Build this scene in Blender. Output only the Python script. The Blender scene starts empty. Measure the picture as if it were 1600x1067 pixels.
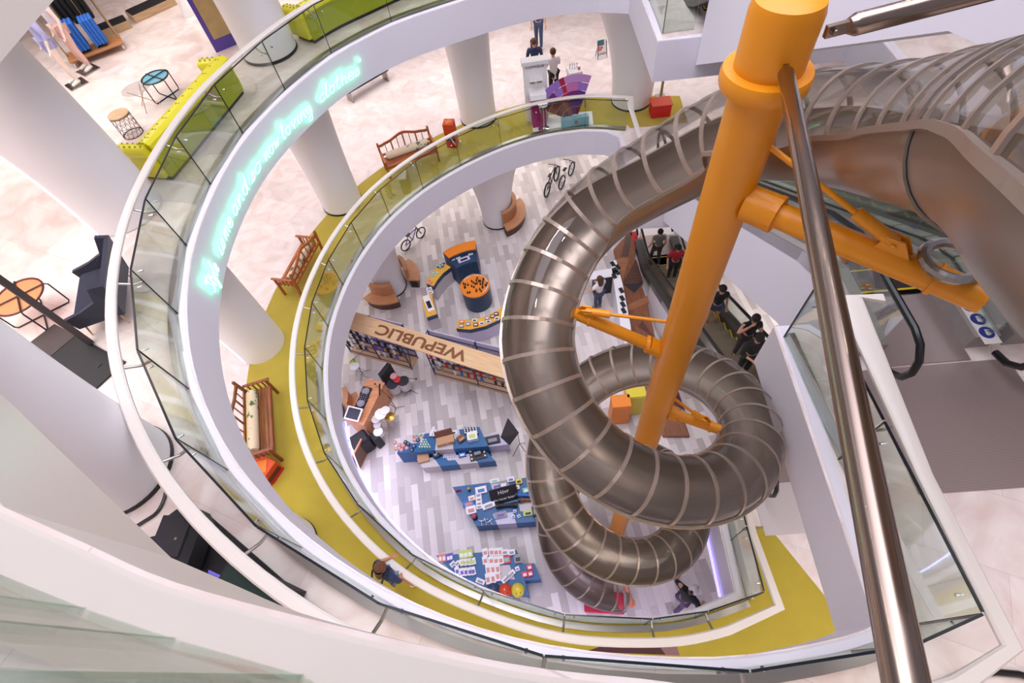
import bpy, bmesh, math, random
from mathutils import Vector, Matrix, Euler
random.seed(7)
PI = math.pi
SC = bpy.context.scene
COL = SC.collection
# ---------------------------------------------------------------- camera frame
FPX = 810.0; CX, CY, CZ = 800.0, 533.5, 15.0
_g = Vector((88.0, 526.5, FPX)).normalized()
_up = (Vector((0, 0, 1)) - _g * _g.z).normalized()
_rt = _g.cross(_up)
def ray(px, py):
    v = Vector((px - CX, py - CY, FPX))
    return Vector((v.dot(_rt), v.dot(_up), -v.dot(_g)))
def P(px, py, z):
    """the point of the level z that the photograph shows at a pixel"""
    r = ray(px, py); t = (z - CZ) / r.z
    return Vector((r.x * t, r.y * t, z))
def D(px, py, d):
    r = ray(px, py) * (d / FPX)
    return Vector((r.x, r.y, CZ + r.z))
Z1, Z2, Z3 = 4.35, 9.0, 13.4
# building grid beside the escalators
GO = Vector((4.4, 4.4)); GV = Vector((.0925, .9957)); GW = Vector((.9957, -.0925))
GROT = math.atan2(-.0925, .9957)
def G(a, b, z):
    q = GO + GW * a + GV * b
    return Vector((q.x, q.y, z))
# ---------------------------------------------------------------- materials
MATS = {}
def new_mat(name):
    m = bpy.data.materials.new(name); m.use_nodes = True
    nt = m.node_tree; b = nt.nodes['Principled BSDF']
    MATS[name] = m
    return m, nt, b
def mat(name, col, rough=.5, metal=0., spec=.5, emit=None, es=1., bump=0., bscale=60., vary=0., vscale=8., coat=0., sheen=0.):
    if name in MATS: return MATS[name]
    m, nt, b = new_mat(name)
    b.inputs['Base Color'].default_value = (*col, 1)
    b.inputs['Roughness'].default_value = rough
    b.inputs['Metallic'].default_value = metal
    b.inputs['Specular IOR Level'].default_value = spec
    b.inputs['Coat Weight'].default_value = coat
    b.inputs['Sheen Weight'].default_value = sheen
    if emit:
        b.inputs['Emission Color'].default_value = (*emit, 1)
        b.inputs['Emission Strength'].default_value = es
    tc = nt.nodes.new('ShaderNodeTexCoord')
    if vary:
        n = nt.nodes.new('ShaderNodeTexNoise'); n.inputs['Scale'].default_value = vscale; n.inputs['Detail'].default_value = 4
        nt.links.new(tc.outputs['Object'], n.inputs['Vector'])
        r = nt.nodes.new('ShaderNodeMix'); r.data_type = 'RGBA'
        r.inputs[6].default_value = (*[max(0, c * (1 - vary)) for c in col], 1)
        r.inputs[7].default_value = (*[min(1, c * (1 + vary)) for c in col], 1)
        nt.links.new(n.outputs['Fac'], r.inputs[0]); nt.links.new(r.outputs[2], b.inputs['Base Color'])
    if bump:
        n = nt.nodes.new('ShaderNodeTexNoise'); n.inputs['Scale'].default_value = bscale
        nt.links.new(tc.outputs['Object'], n.inputs['Vector'])
        bp = nt.nodes.new('ShaderNodeBump'); bp.inputs['Strength'].default_value = bump; bp.inputs['Distance'].default_value = .02
        nt.links.new(n.outputs['Fac'], bp.inputs['Height']); nt.links.new(bp.outputs['Normal'], b.inputs['Normal'])
    return m
def ramp(nt, stops):
    r = nt.nodes.new('ShaderNodeValToRGB'); e = r.color_ramp.elements
    while len(e) < len(stops): e.new(.5)
    for k, (p, c) in zip(e, stops): k.position = p; k.color = (*c, 1)
    return r
def glass(name, tint, refl=.12, rough=.02, fres=1.45, gain=.9):
    """thin clear sheet: transparent with a fresnel gloss"""
    m = bpy.data.materials.new(name); m.use_nodes = True; nt = m.node_tree; nt.nodes.clear(); MATS[name] = m
    o = nt.nodes.new('ShaderNodeOutputMaterial'); mx = nt.nodes.new('ShaderNodeMixShader')
    t = nt.nodes.new('ShaderNodeBsdfTransparent'); t.inputs[0].default_value = (*tint, 1)
    g = nt.nodes.new('ShaderNodeBsdfGlossy'); g.inputs['Roughness'].default_value = rough; g.inputs[0].default_value = (1, 1, 1, 1)
    f = nt.nodes.new('ShaderNodeFresnel'); f.inputs[0].default_value = fres
    ma = nt.nodes.new('ShaderNodeMath'); ma.operation = 'MULTIPLY_ADD'; ma.use_clamp = True
    ma.inputs[1].default_value = gain; ma.inputs[2].default_value = refl - .04 * gain
    nt.links.new(f.outputs[0], ma.inputs[0]); nt.links.new(ma.outputs[0], mx.inputs[0])
    nt.links.new(t.outputs[0], mx.inputs[1]); nt.links.new(g.outputs[0], mx.inputs[2]); nt.links.new(mx.outputs[0], o.inputs[0])
    return m
def wood(name, c1, c2, scale=3., rough=.45, axis='X'):
    m, nt, b = new_mat(name)
    tc = nt.nodes.new('ShaderNodeTexCoord'); mp = nt.nodes.new('ShaderNodeMapping')
    mp.inputs['Scale'].default_value = {'X': (1, 9, 9), 'Y': (9, 1, 9), 'Z': (9, 9, 1)}[axis]
    n = nt.nodes.new('ShaderNodeTexNoise'); n.inputs['Scale'].default_value = scale; n.inputs['Detail'].default_value = 5
    r = ramp(nt, [(.3, c1), (.7, c2)])
    nt.links.new(tc.outputs['Object'], mp.inputs[0]); nt.links.new(mp.outputs[0], n.inputs['Vector'])
    nt.links.new(n.outputs['Fac'], r.inputs[0]); nt.links.new(r.outputs[0], b.inputs['Base Color'])
    b.inputs['Roughness'].default_value = rough
    return m
def marble(name, base, dark, tile=1.2, rough=.25):
    m, nt, b = new_mat(name)
    tc = nt.nodes.new('ShaderNodeTexCoord')
    n1 = nt.nodes.new('ShaderNodeTexNoise'); n1.inputs['Scale'].default_value = 1.4; n1.inputs['Detail'].default_value = 8; n1.inputs['Distortion'].default_value = 1.6
    r = ramp(nt, [(.34, dark), (.58, base), (.8, tuple(min(1, c * 1.06) for c in base))])
    br = nt.nodes.new('ShaderNodeTexBrick'); br.offset = .5
    br.inputs['Scale'].default_value = 1.; br.inputs['Brick Width'].default_value = tile; br.inputs['Row Height'].default_value = tile * .55
    br.inputs['Mortar Size'].default_value = .004; br.inputs['Mortar Smooth'].default_value = .3
    br.inputs['Color1'].default_value = (1, 1, 1, 1); br.inputs['Color2'].default_value = (.9, .88, .88, 1); br.inputs['Mortar'].default_value = (.78, .74, .72, 1)
    mp = nt.nodes.new('ShaderNodeMapping'); mp.inputs['Rotation'].default_value = (0, 0, GROT + .62)
    mx = nt.nodes.new('ShaderNodeMix'); mx.data_type = 'RGBA'; mx.blend_type = 'MULTIPLY'; mx.inputs[0].default_value = 1
    nt.links.new(tc.outputs['Object'], n1.inputs['Vector']); nt.links.new(tc.outputs['Object'], mp.inputs[0]); nt.links.new(mp.outputs[0], br.inputs['Vector'])
    nt.links.new(n1.outputs['Fac'], r.inputs[0]); nt.links.new(r.outputs[0], mx.inputs[6]); nt.links.new(br.outputs['Color'], mx.inputs[7])
    nt.links.new(mx.outputs[2], b.inputs['Base Color']); b.inputs['Roughness'].default_value = rough
    return m
def M(name): return MATS[name]
# ---------------------------------------------------------------- mesh builder
class MB:
    def __init__(s): s.v = []; s.f = []; s.m = []; s.T = Matrix.Identity(4); s.mi = 0; s.sm = []; s.smooth = False
    def add(s, vs, fs):
        o = len(s.v); s.v += [tuple(s.T @ Vector(v)) for v in vs]
        for f in fs: s.f.append(tuple(i + o for i in f)); s.m.append(s.mi); s.sm.append(s.smooth)
    def at(s, loc=(0, 0, 0), rz=0., rx=0., ry=0.):
        s.T = Matrix.Translation(Vector(loc)) @ Matrix.Rotation(rz, 4, 'Z') @ Matrix.Rotation(ry, 4, 'Y') @ Matrix.Rotation(rx, 4, 'X'); return s
    def box(s, c, d, rz=0., bev=0.):
        x, y, z = d[0] / 2, d[1] / 2, d[2] / 2
        R = Matrix.Rotation(rz, 3, 'Z')
        if bev <= 0:
            vs = [Vector(c) + R @ Vector((sx * x, sy * y, sz * z)) for sz in (-1, 1) for sy in (-1, 1) for sx in (-1, 1)]
            s.add(vs, [(0, 2, 3, 1), (4, 5, 7, 6), (0, 1, 5, 4), (2, 6, 7, 3), (0, 4, 6, 2), (1, 3, 7, 5)])
        else:
            b = min(bev, x * .49, y * .49, z * .49)
            rings = [(-z, b), (-z + b, 0), (z - b, 0), (z, b)]
            vs = []
            for zz, ins in rings:
                X, Y = x - ins, y - ins
                for px, py in ((-X + b, -Y), (X - b, -Y), (X, -Y + b), (X, Y - b), (X - b, Y), (-X + b, Y), (-X, Y - b), (-X, -Y + b)):
                    vs.append(Vector(c) + R @ Vector((px, py, zz)))
            fs = [tuple(range(7, -1, -1)), tuple(range(24, 32))]
            for k in range(3):
                for i in range(8): fs.append((k * 8 + i, k * 8 + (i + 1) % 8, k * 8 + 8 + (i + 1) % 8, k * 8 + 8 + i))
            s.add(vs, fs)
        return s
    def prism(s, poly, z0, z1):
        n = len(poly); vs = [(p[0], p[1], z0) for p in poly] + [(p[0], p[1], z1) for p in poly]
        s.add(vs, [tuple(range(n - 1, -1, -1)), tuple(range(n, 2 * n))] + [(i, (i + 1) % n, n + (i + 1) % n, n + i) for i in range(n)]); return s
    def hull2(s, lo, hi):
        n = len(lo); s.add(list(lo) + list(hi), [tuple(range(n - 1, -1, -1)), tuple(range(n, 2 * n))] + [(i, (i + 1) % n, n + (i + 1) % n, n + i) for i in range(n)]); return s
    def cyl(s, p0, p1, r0, r1=None, n=12, caps=True):
        return s.tube([p0, p1], [r0, r0 if r1 is None else r1], n, caps)
    def tube(s, pts, r, n=8, caps=True, closed=False, arc=None, up=None):
        pts = [Vector(p) for p in pts]; k = len(pts)
        rr = r if isinstance(r, (list, tuple)) else [r] * k
        T = []
        for i in range(k):
            a = pts[(i - 1) % k] if (closed or i > 0) else pts[i]; b = pts[(i + 1) % k] if (closed or i < k - 1) else pts[i]
            t = b - a; T.append(t.normalized() if t.length > 1e-9 else Vector((0, 0, 1)))
        u = up and Vector(up) or (Vector((0, 0, 1)) if abs(T[0].z) < .9 else Vector((1, 0, 0)))
        vs = []; u = (u - T[0] * u.dot(T[0])).normalized()
        a0, a1 = arc or (0, 2 * PI); full = arc is None; m = n if full else n + 1
        for i in range(k):
            uu = Vector(up) if up else u
            uu = uu - T[i] * uu.dot(T[i])
            if uu.length < 1e-6: uu = T[i].orthogonal()
            u = uu.normalized(); w = T[i].cross(u)
            for j in range(m):
                th = a0 + (a1 - a0) * j / n
                vs.append(pts[i] + (u * math.cos(th) + w * math.sin(th)) * rr[i])
        fs = []
        for i in range(k if closed else k - 1):
            i2 = (i + 1) % k
            for j in range(n):
                j2 = (j + 1) % m
                fs.append((i * m + j, i * m + j2, i2 * m + j2, i2 * m + j))
        if caps and full and not closed:
            fs.append(tuple(range(m - 1, -1, -1))); fs.append(tuple((k - 1) * m + j for j in range(m)))
        s.add(vs, fs); return s
    def bar(s, p0, p1, w, h, up=(0, 0, 1)):
        p0, p1 = Vector(p0), Vector(p1); t = (p1 - p0).normalized(); u = Vector(up)
        if abs(t.dot(u)) > .98: u = Vector((1, 0, 0))
        sx = t.cross(u).normalized(); u = sx.cross(t)
        q = [sx * (w / 2) + u * (h / 2), -sx * (w / 2) + u * (h / 2), -sx * (w / 2) - u * (h / 2), sx * (w / 2) - u * (h / 2)]
        return s.hull2([p0 + d for d in q], [p1 + d for d in q])
    def lathe(s, prof, n=24, c=(0, 0, 0)):
        vs = []; m = len(prof)
        for r, z in prof:
            for j in range(n):
                a = 2 * PI * j / n; vs.append((c[0] + r * math.cos(a), c[1] + r * math.sin(a), c[2] + z))
        fs = [(i * n + j, i * n + (j + 1) % n, (i + 1) * n + (j + 1) % n, (i + 1) * n + j) for i in range(m - 1) for j in range(n)]
        fs.append(tuple(range(n - 1, -1, -1))); fs.append(tuple((m - 1) * n + j for j in range(n)))
        s.add(vs, fs); return s
    def ball(s, c, r, n=12, m=8):
        if not isinstance(r, (list, tuple)): r = (r, r, r)
        vs = [(c[0], c[1], c[2] - r[2])]
        for i in range(1, m):
            p = -PI / 2 + PI * i / m
            for j in range(n):
                a = 2 * PI * j / n; vs.append((c[0] + r[0] * math.cos(p) * math.cos(a), c[1] + r[1] * math.cos(p) * math.sin(a), c[2] + r[2] * math.sin(p)))
        vs.append((c[0], c[1], c[2] + r[2])); t = len(vs) - 1
        fs = [(0, 1 + (j + 1) % n, 1 + j) for j in range(n)]
        for i in range(m - 2):
            for j in range(n): fs.append((1 + i * n + j, 1 + i * n + (j + 1) % n, 1 + (i + 1) * n + (j + 1) % n, 1 + (i + 1) * n + j))
        fs += [(t, 1 + (m - 2) * n + j, 1 + (m - 2) * n + (j + 1) % n) for j in range(n)]
        s.add(vs, fs); return s
    def sweep(s, path, prof, closed=False, caps=True):
        """prof: (lateral, height) points; lateral is to the left of travel; path in plan with its own z"""
        k = len(path); m = len(prof); vs = []
        for i in range(k):
            a = path[(i - 1) % k] if (closed or i > 0) else path[i]; b = path[(i + 1) % k] if (closed or i < k - 1) else path[i]
            t = Vector((b[0] - a[0], b[1] - a[1])).normalized(); nrm = Vector((-t.y, t.x))
            sc = 1.
            if closed or 0 < i < k - 1:
                t1 = Vector((path[i][0] - a[0], path[i][1] - a[1])).normalized(); sc = 1 / max(.5, abs(t1.dot(t)))
            for l, h in prof: vs.append((path[i][0] + nrm.x * l * sc, path[i][1] + nrm.y * l * sc, path[i][2] + h))
        fs = []
        for i in range(k if closed else k - 1):
            i2 = (i + 1) % k
            for j in range(m): fs.append((i * m + j, i2 * m + j, i2 * m + (j + 1) % m, i * m + (j + 1) % m))
        if caps and not closed: fs.append(tuple(range(m))); fs.append(tuple((k - 1) * m + j for j in range(m - 1, -1, -1)))
        s.add(vs, fs); return s
    def mesh(s, name, mats, fix=True):
        me = bpy.data.meshes.new(name); me.from_pydata(s.v, [], s.f)
        if not isinstance(mats, (list, tuple)): mats = [mats]
        for q in mats: me.materials.append(M(q) if isinstance(q, str) else q)
        me.polygons.foreach_set('material_index', s.m); me.polygons.foreach_set('use_smooth', s.sm)
        if fix:
            bm = bmesh.new(); bm.from_mesh(me); bmesh.ops.recalc_face_normals(bm, faces=bm.faces); bm.to_mesh(me); bm.free()
        me.update(); return me
    def build(s, name, mats, parent=None, loc=None, label=None, smooth=None, fix=True):
        if smooth is not None: s.sm = [smooth] * len(s.sm)
        o = bpy.data.objects.new(name, s.mesh(name, mats, fix)); COL.objects.link(o)
        if smooth:
            try: o.data.set_sharp_from_angle(angle=.7)
            except Exception: pass
        if parent: o.parent = parent
        if loc is not None: o.location = loc
        if label: o['label'] = label
        return o
def thing(name, label, cat, loc=(0, 0, 0), rz=0., group=None):
    o = bpy.data.objects.new(name, None); COL.objects.link(o); o.empty_display_size = .1
    o.location = loc; o.rotation_euler = (0, 0, rz); o['label'] = label; o['category'] = cat
    if group: o['group'] = group
    return o
def tag(o, label, cat, group=None):
    o['label'] = label; o['category'] = cat
    if group: o['group'] = group
    return o
def struct(o, label=None):
    o['kind'] = 'structure'
    if label: o['label'] = label
    return o
def dup(root, loc, rz, label=None, group=None, scale=None):
    r = root.copy(); COL.objects.link(r); r.location = loc; r.rotation_euler = (0, 0, rz)
    if scale: r.scale = scale
    if label: r['label'] = label
    if group: r['group'] = group
    for ch in list(root.children):
        c = ch.copy(); COL.objects.link(c); c.parent = r
        for g in ch.children:
            d = g.copy(); COL.objects.link(d); d.parent = c
    return r
def fr(pa, pb, z):
    a, b = P(*pa, z), P(*pb, z); d = b - a
    return (a + b) / 2, math.atan2(d.y, d.x), d.length
def catmull(pts, per=6, closed=False):
    k = len(pts); out = []
    pts = [Vector(p) for p in pts]
    for i in range(k if closed else k - 1):
        g = lambda j: pts[j % k] if closed else pts[min(max(j, 0), k - 1)]
        p0, p1, p2, p3 = g(i - 1), g(i), g(i + 1), g(i + 2)
        for q in range(per):
            t = q / per
            out.append(.5 * ((2 * p1) + (p2 - p0) * t + (2 * p0 - 5 * p1 + 4 * p2 - p3) * t * t + (3 * p1 - p0 - 3 * p2 + p3) * t ** 3))
    if not closed: out.append(pts[-1])
    return out
def offset(path, d):
    """plan offset, positive to the left of travel"""
    out = []; k = len(path)
    for i in range(k):
        a, b = path[max(i - 1, 0)], path[min(i + 1, k - 1)]
        t = Vector((b[0] - a[0], b[1] - a[1])).normalized()
        out.append(Vector((path[i][0] - t.y * d, path[i][1] + t.x * d)))
    return out
def text_mesh(txt, size, extr, material, name, parent=None, mtx=None, align='CENTER', bold=0.):
    cu = bpy.data.curves.new('t', 'FONT'); cu.body = txt; cu.size = size; cu.extrude = extr; cu.align_x = align; cu.align_y = 'CENTER'; cu.offset = bold
    o = bpy.data.objects.new('t', cu); COL.objects.link(o)
    dg = bpy.context.evaluated_depsgraph_get(); dg.update()
    me = bpy.data.meshes.new_from_object(o.evaluated_get(dg)); bpy.data.objects.remove(o); bpy.data.curves.remove(cu)
    me.name = name; me.materials.clear(); me.materials.append(M(material))
    if mtx: me.transform(mtx)
    r = bpy.data.objects.new(name, me); COL.objects.link(r)
    if parent: r.parent = parent
    return r
# ================================================================ materials
def s(r, g, b):
    f = lambda c: (c / 255 / 12.92) if c <= 10 else ((c / 255 + .055) / 1.055) ** 2.4
    return (f(r), f(g), f(b))
mat('white_paint', s(226, 221, 231), .55)
mat('cream_paint', s(210, 200, 192), .35)
mat('ledge_white', s(236, 226, 222), .4)
mat('column_white', s(244, 240, 243), .5)
mat('ceiling_white', s(235, 232, 236), .8)
mat('rail_cream', s(226, 218, 210), .35)
mat('rail_bronze', s(188, 156, 136), .35, .3)
mat('steel', s(170, 164, 158), .28, 1.)
mat('chrome', s(225, 225, 228), .08, 1.)
mat('steel_tube', s(158, 140, 128), .22, 1.)
mat('slide_steel', s(164, 150, 139), .30, .75)
mat('seam_ring', s(168, 150, 137), .3, .6)
mat('black', s(24, 24, 28), .5)
mat('black_rubber', s(18, 18, 22), .35)
mat('dark_edge', s(20, 26, 34), .2)
mat('yellow_steel', s(224, 140, 8), .42, vary=.04, vscale=3)
mat('carpet_green', s(190, 168, 56), .95, bump=.5, bscale=260, vary=.16, vscale=2.2, sheen=.2)
mat('carpet_dark', s(86, 52, 58), .95, bump=.4, bscale=200)
mat('carpet_mauve', s(150, 112, 116), .95, bump=.4, bscale=200)
mat('black_carpet', s(46, 42, 46), .95, bump=.6, bscale=150)
glass('rail_glass', (.905, .955, .92), .03, .02, 1.35, .4)
glass('slide_clear', (.96, .955, .945), .035, .03, 1.4, .7)
glass('clear_acrylic', (.97, .98, .98), .03, .02, 1.3, .4)
marble('marble_pink', s(242, 231, 230), s(231, 214, 211), 1.3)
marble('marble_upper', s(240, 228, 223), s(226, 206, 199), 1.5, .18)
mat('led_blue', s(200, 200, 255), .4, emit=(.40, .46, 1.), es=3.6)
mat('led_cool', s(200, 205, 255), .4, emit=(.56, .62, 1.), es=1.5)
mat('led_violet', s(190, 180, 255), .4, emit=(.42, .36, 1.), es=1.6)
mat('neon_green', s(150, 255, 220), .4, emit=(.09, 1., .50), es=9.)
def planks():
    m, nt, b = new_mat('grey_planks')
    tc = nt.nodes.new('ShaderNodeTexCoord'); mp = nt.nodes.new('ShaderNodeMapping'); mp.inputs['Rotation'].default_value = (0, 0, GROT + PI / 2 + .04)
    br = nt.nodes.new('ShaderNodeTexBrick'); br.offset = .37; br.offset_frequency = 2; br.squash = 1
    br.inputs['Scale'].default_value = 1; br.inputs['Brick Width'].default_value = .8; br.inputs['Row Height'].default_value = .2
    br.inputs['Mortar Size'].default_value = .002; br.inputs['Bias'].default_value = -.05
    br.inputs['Color1'].default_value = (*s(230, 220, 218), 1); br.inputs['Color2'].default_value = (*s(176, 165, 163), 1); br.inputs['Mortar'].default_value = (*s(168, 156, 154), 1)
    n = nt.nodes.new('ShaderNodeTexNoise'); n.inputs['Scale'].default_value = 45; n.inputs['Detail'].default_value = 4
    mx = nt.nodes.new('ShaderNodeMix'); mx.data_type = 'RGBA'; mx.blend_type = 'OVERLAY'; mx.inputs[0].default_value = .25
    nt.links.new(tc.outputs['Object'], mp.inputs[0]); nt.links.new(mp.outputs[0], br.inputs['Vector']); nt.links.new(mp.outputs[0], n.inputs['Vector'])
    nt.links.new(br.outputs['Color'], mx.inputs[6]); nt.links.new(n.outputs['Color'], mx.inputs[7]); nt.links.new(mx.outputs[2], b.inputs['Base Color'])
    b.inputs['Roughness'].default_value = .42
planks()
def ribbed():
    m, nt, b = new_mat('ribbed_metal')
    tc = nt.nodes.new('ShaderNodeTexCoord'); w = nt.nodes.new('ShaderNodeTexWave'); w.bands_direction = 'Y'; w.inputs['Scale'].default_value = 19
    r = ramp(nt, [(.3, s(136, 120, 118)), (.75, s(186, 168, 164))])
    nt.links.new(tc.outputs['Object'], w.inputs['Vector']); nt.links.new(w.outputs['Fac'], r.inputs[0]); nt.links.new(r.outputs[0], b.inputs['Base Color'])
    b.inputs['Metallic'].default_value = .5; b.inputs['Roughness'].default_value = .35
ribbed()
mat('plate_metal', s(214, 206, 208), .4, .4, bump=.1, bscale=90)
mat('step_dark', s(64, 54, 54), .5, .5)
mat('tread_brown', s(122, 108, 88), .6, .2)
mat('step_yellow', s(214, 186, 20), .5)
mat('esc_skirt', s(96, 88, 88), .4, .6)
mat('esc_stone', s(150, 142, 138), .45, vary=.1, vscale=6)
mat('tile_white', s(226, 222, 216), .4)

# ================================================================ edges of the openings
G2a = [(3.54, 3.32), (3.44, 1.64), (3.34, -.03)]
G2b = [(3.34, -.03), (2.7, -.16), (1.41, -.15), (-.17, .18), (-1.53, .77), (-2.74, 1.63), (-3.78, 2.73), (-4.55, 4.04), (-5.02, 5.46), (-5.2, 6.96), (-5.07, 8.51), (-4.68, 9.98), (-3.96, 11.35), (-3.01, 12.58), (-1.6, 13.6), (.1, 14.2), (1.5, 14.55), (2.9, 14.62), (4.3, 14.3)]
G2c = [(4.52, 14.1), (4.4, 12.6), (4.26, 11.1)]
G1a = [(3.62, 2.75), (3.48, 1.75), (3.37, .72)]
G1b = [(3.37, .72), (2.4, .58), (1.5, .6), (.11, .87), (-1.2, 1.45), (-2.38, 2.2), (-3.38, 3.25), (-4.1, 4.42), (-4.55, 5.7), (-4.73, 7.1), (-4.66, 8.4), (-4.33, 9.75), (-3.78, 11.0), (-3.0, 12.15), (-1.95, 13.15), (-.7, 13.95), (.7, 14.55), (2.1, 14.85), (3.5, 14.8), (4.75, 14.35)]
_e = [P(x, y, Z3) for x, y in ((0, 901), (140, 958), (280, 1005), (480, 1062))]
G3b = [(5.0, -1.2), (3., -1.1), (1.2, -.8), (.35, -.55), (-.25, -.25)] + [(p.x, p.y) for p in _e[::-1]] + [(-2.6, 1.0), (-3.45, 1.75), (-4.25, 2.8), (-4.85, 4.0), (-5.15, 5.4), (-5.15, 6.8), (-5.0, 8.5), (-4.6, 10.), (-3.9, 11.4), (-2.9, 12.7), (-1.5, 13.7), (.2, 14.3), (2.5, 14.7), (4.3, 14.4)]
def edge_of(gb, d, per=4): return offset(catmull([Vector(p) for p in gb], per), -d)
E2 = edge_of(G2b, .13); E1 = edge_of(G1b, .13); E3c = catmull([Vector((p.x, p.y)) for p in [P(x, y, Z3) for x, y in ((1000, 1060), (800, 1037), (521, 976), (271, 909), (130, 848), (0, 790))]], 4)
E3 = [Vector((5., -.9)), Vector((3., -.75)), Vector((1.2, -.35)), Vector((.4, -.08))] + E3c + [q for q in edge_of(G3b, .30) if q.x < -2.9 and q.y > 2.0 or q.y > 5]
gxy = lambda a, b: Vector(G(a, b, 0)[:2])
H2 = [Vector((3.49, 3.5))] + [Vector((3.02, .02))] + E2[3:-2] + [Vector((4.39, 14.0)), Vector((4.09, 10.85)), gxy(.0, 6.38), gxy(3.3, 6.38), gxy(3.3, -1.45), gxy(-.02, -1.45), Vector((3.95, 3.45))]
H1 = [Vector((3.45, 2.85)), Vector((3.22, .88))] + E1[4:-2] + [Vector((4.45, 14.1)), Vector((4.15, 10.9)), gxy(.0, 6.38), gxy(3.3, 6.38), gxy(3.3, -1.45), gxy(-.02, -1.45), Vector((3.85, 2.95))]
H3 = E3 + [Vector((4.5, 14.)), gxy(.0, 6.4), gxy(3.3, 6.4), gxy(3.3, -1.45), Vector((5.0, -1.0))]
BX = (-24, 26, -9, 42)
def sheet(hole, z, name, material, flip=False):
    bm = bmesh.new(); x0, x1, y0, y1 = BX
    outer = [(x0, y0), (x1, y0), (x1, y1), (x0, y1)]
    es = []
    for loop in (outer, hole):
        vs = [bm.verts.new((p[0], p[1], z)) for p in loop]
        es += [bm.edges.new((vs[i], vs[(i + 1) % len(vs)])) for i in range(len(vs))]
    bmesh.ops.triangle_fill(bm, use_beauty=True, use_dissolve=False, edges=es)
    for f in bm.faces:
        if (f.normal.z < 0) != flip: f.normal_flip()
    me = bpy.data.meshes.new(name); bm.to_mesh(me); bm.free(); me.materials.append(M(material))
    o = bpy.data.objects.new(name, me); COL.objects.link(o); return struct(o)
mb = MB(); mb.prism([(BX[0], BX[2]), (BX[1], BX[2]), (BX[1], BX[3]), (BX[0], BX[3])], -.2, 0); struct(mb.build('floor', 'grey_planks'))
for k, (z, H) in enumerate(((Z1, H1), (Z2, H2), (Z3, H3))):
    sheet(H, z, 'floor', 'marble_upper' if k else 'marble_pink')
    sheet(H, z - .9, 'ceiling', 'ceiling_white', True)
    Hc = [Vector((p[0], p[1], z)) for p in H]
    lw = .11 if k < 2 else .2
    mb = MB(); mb.sweep(Hc, [(0, -.9), (lw, -.9), (lw, .015), (.03, .015), (0, -.015)], closed=True)
    struct(mb.build('trim_%d' % (k + 1), 'white_paint' if k < 2 else 'cream_paint'))
# walls far behind the shops
mb = MB(); mb.box((1, 42.1, 9), (50, .2, 19)); struct(mb.build('wall_back', 'column_white'))
mb = MB(); mb.box((-24.1, 16.5, 9), (.2, 51, 19)); struct(mb.build('wall_left', 'column_white'))
mb = MB(); mb.box((26.1, 16.5, 9), (.2, 51, 19)); struct(mb.build('wall_right', 'column_white'))
# ---------------------------------------------------------------- green carpet ring on the middle floor
def strip2d(inner, outer, z, name, material):
    n = len(inner); vs = [(p[0], p[1], z) for p in inner] + [(p[0], p[1], z) for p in outer]
    mb = MB(); mb.add(vs, [(i, i + 1, n + i + 1, n + i) for i in range(n - 1)])
    return mb.build(name, material)
gsm = catmull([Vector(p) for p in G1b], 4)
ci = offset(gsm, -.02); n = len(ci); co = []
for i, p in enumerate(offset(gsm, 1)):
    t = i / (n - 1)
    wd = 1.15 if t < .5 else 1.15
    base = gsm[i]; d = (p - base).normalized()
    if t < .30: wd = 2.6
    elif t < .42: wd = 2.6 + (t - .30) / .12 * (-.75)
    else: wd = 1.9
    co.append(base + d * wd)
carpet = strip2d(ci, co, Z1 + .008, 'ring_carpet', 'carpet_green')
tag(carpet, 'mustard green carpet ring around the opening of the middle floor', 'carpet')
mb = MB(); cp = [P(x, y, Z1) for x, y in ((1000, 1045), (1345, 1003), (1333, 986), (1205, 828), (1168, 818), (1190, 926), (1100, 962), (1000, 966))] 
mb.add([(p.x, p.y, Z1 + .009) for p in cp], [(0, 1, 2, 3, 4, 5, 6, 7)])
tag(mb.build('corner_carpet', 'carpet_green'), 'triangular mustard green carpet corner beside the escalator landing', 'carpet')
mb = MB(); q = [P(x, y, Z1) for x, y in ((950, 150), (1062, 150), (1075, 192), (985, 200), (962, 178))]; mb.add([(p.x, p.y, Z1 + .0085) for p in q], [(0, 1, 2, 3, 4)])
tag(mb.build('end_carpet', 'carpet_green'), 'mustard green carpet end piece under the flared column and red cabinet', 'carpet')
mb = MB(); q = [P(x, y, Z1) for x, y in ((915, 1018), (958, 1003), (1022, 998), (1040, 1023))]
mb.add([(p.x, p.y, Z1 + .012) for p in q] , [(0, 1, 2, 3)])
q2 = [P(x, y, Z1) for x, y in ((1022, 998), (1053, 996), (1062, 1024), (1040, 1023))]
mb.mi = 1; mb.add([(p.x, p.y, Z1 + .012) for p in q2], [(0, 1, 2, 3)])
tag(mb.build('carpet_inlay', ['carpet_dark', 'carpet_mauve']), 'dark plum and mauve wedge let into the green carpet at the bottom of the photo', 'carpet')

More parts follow.
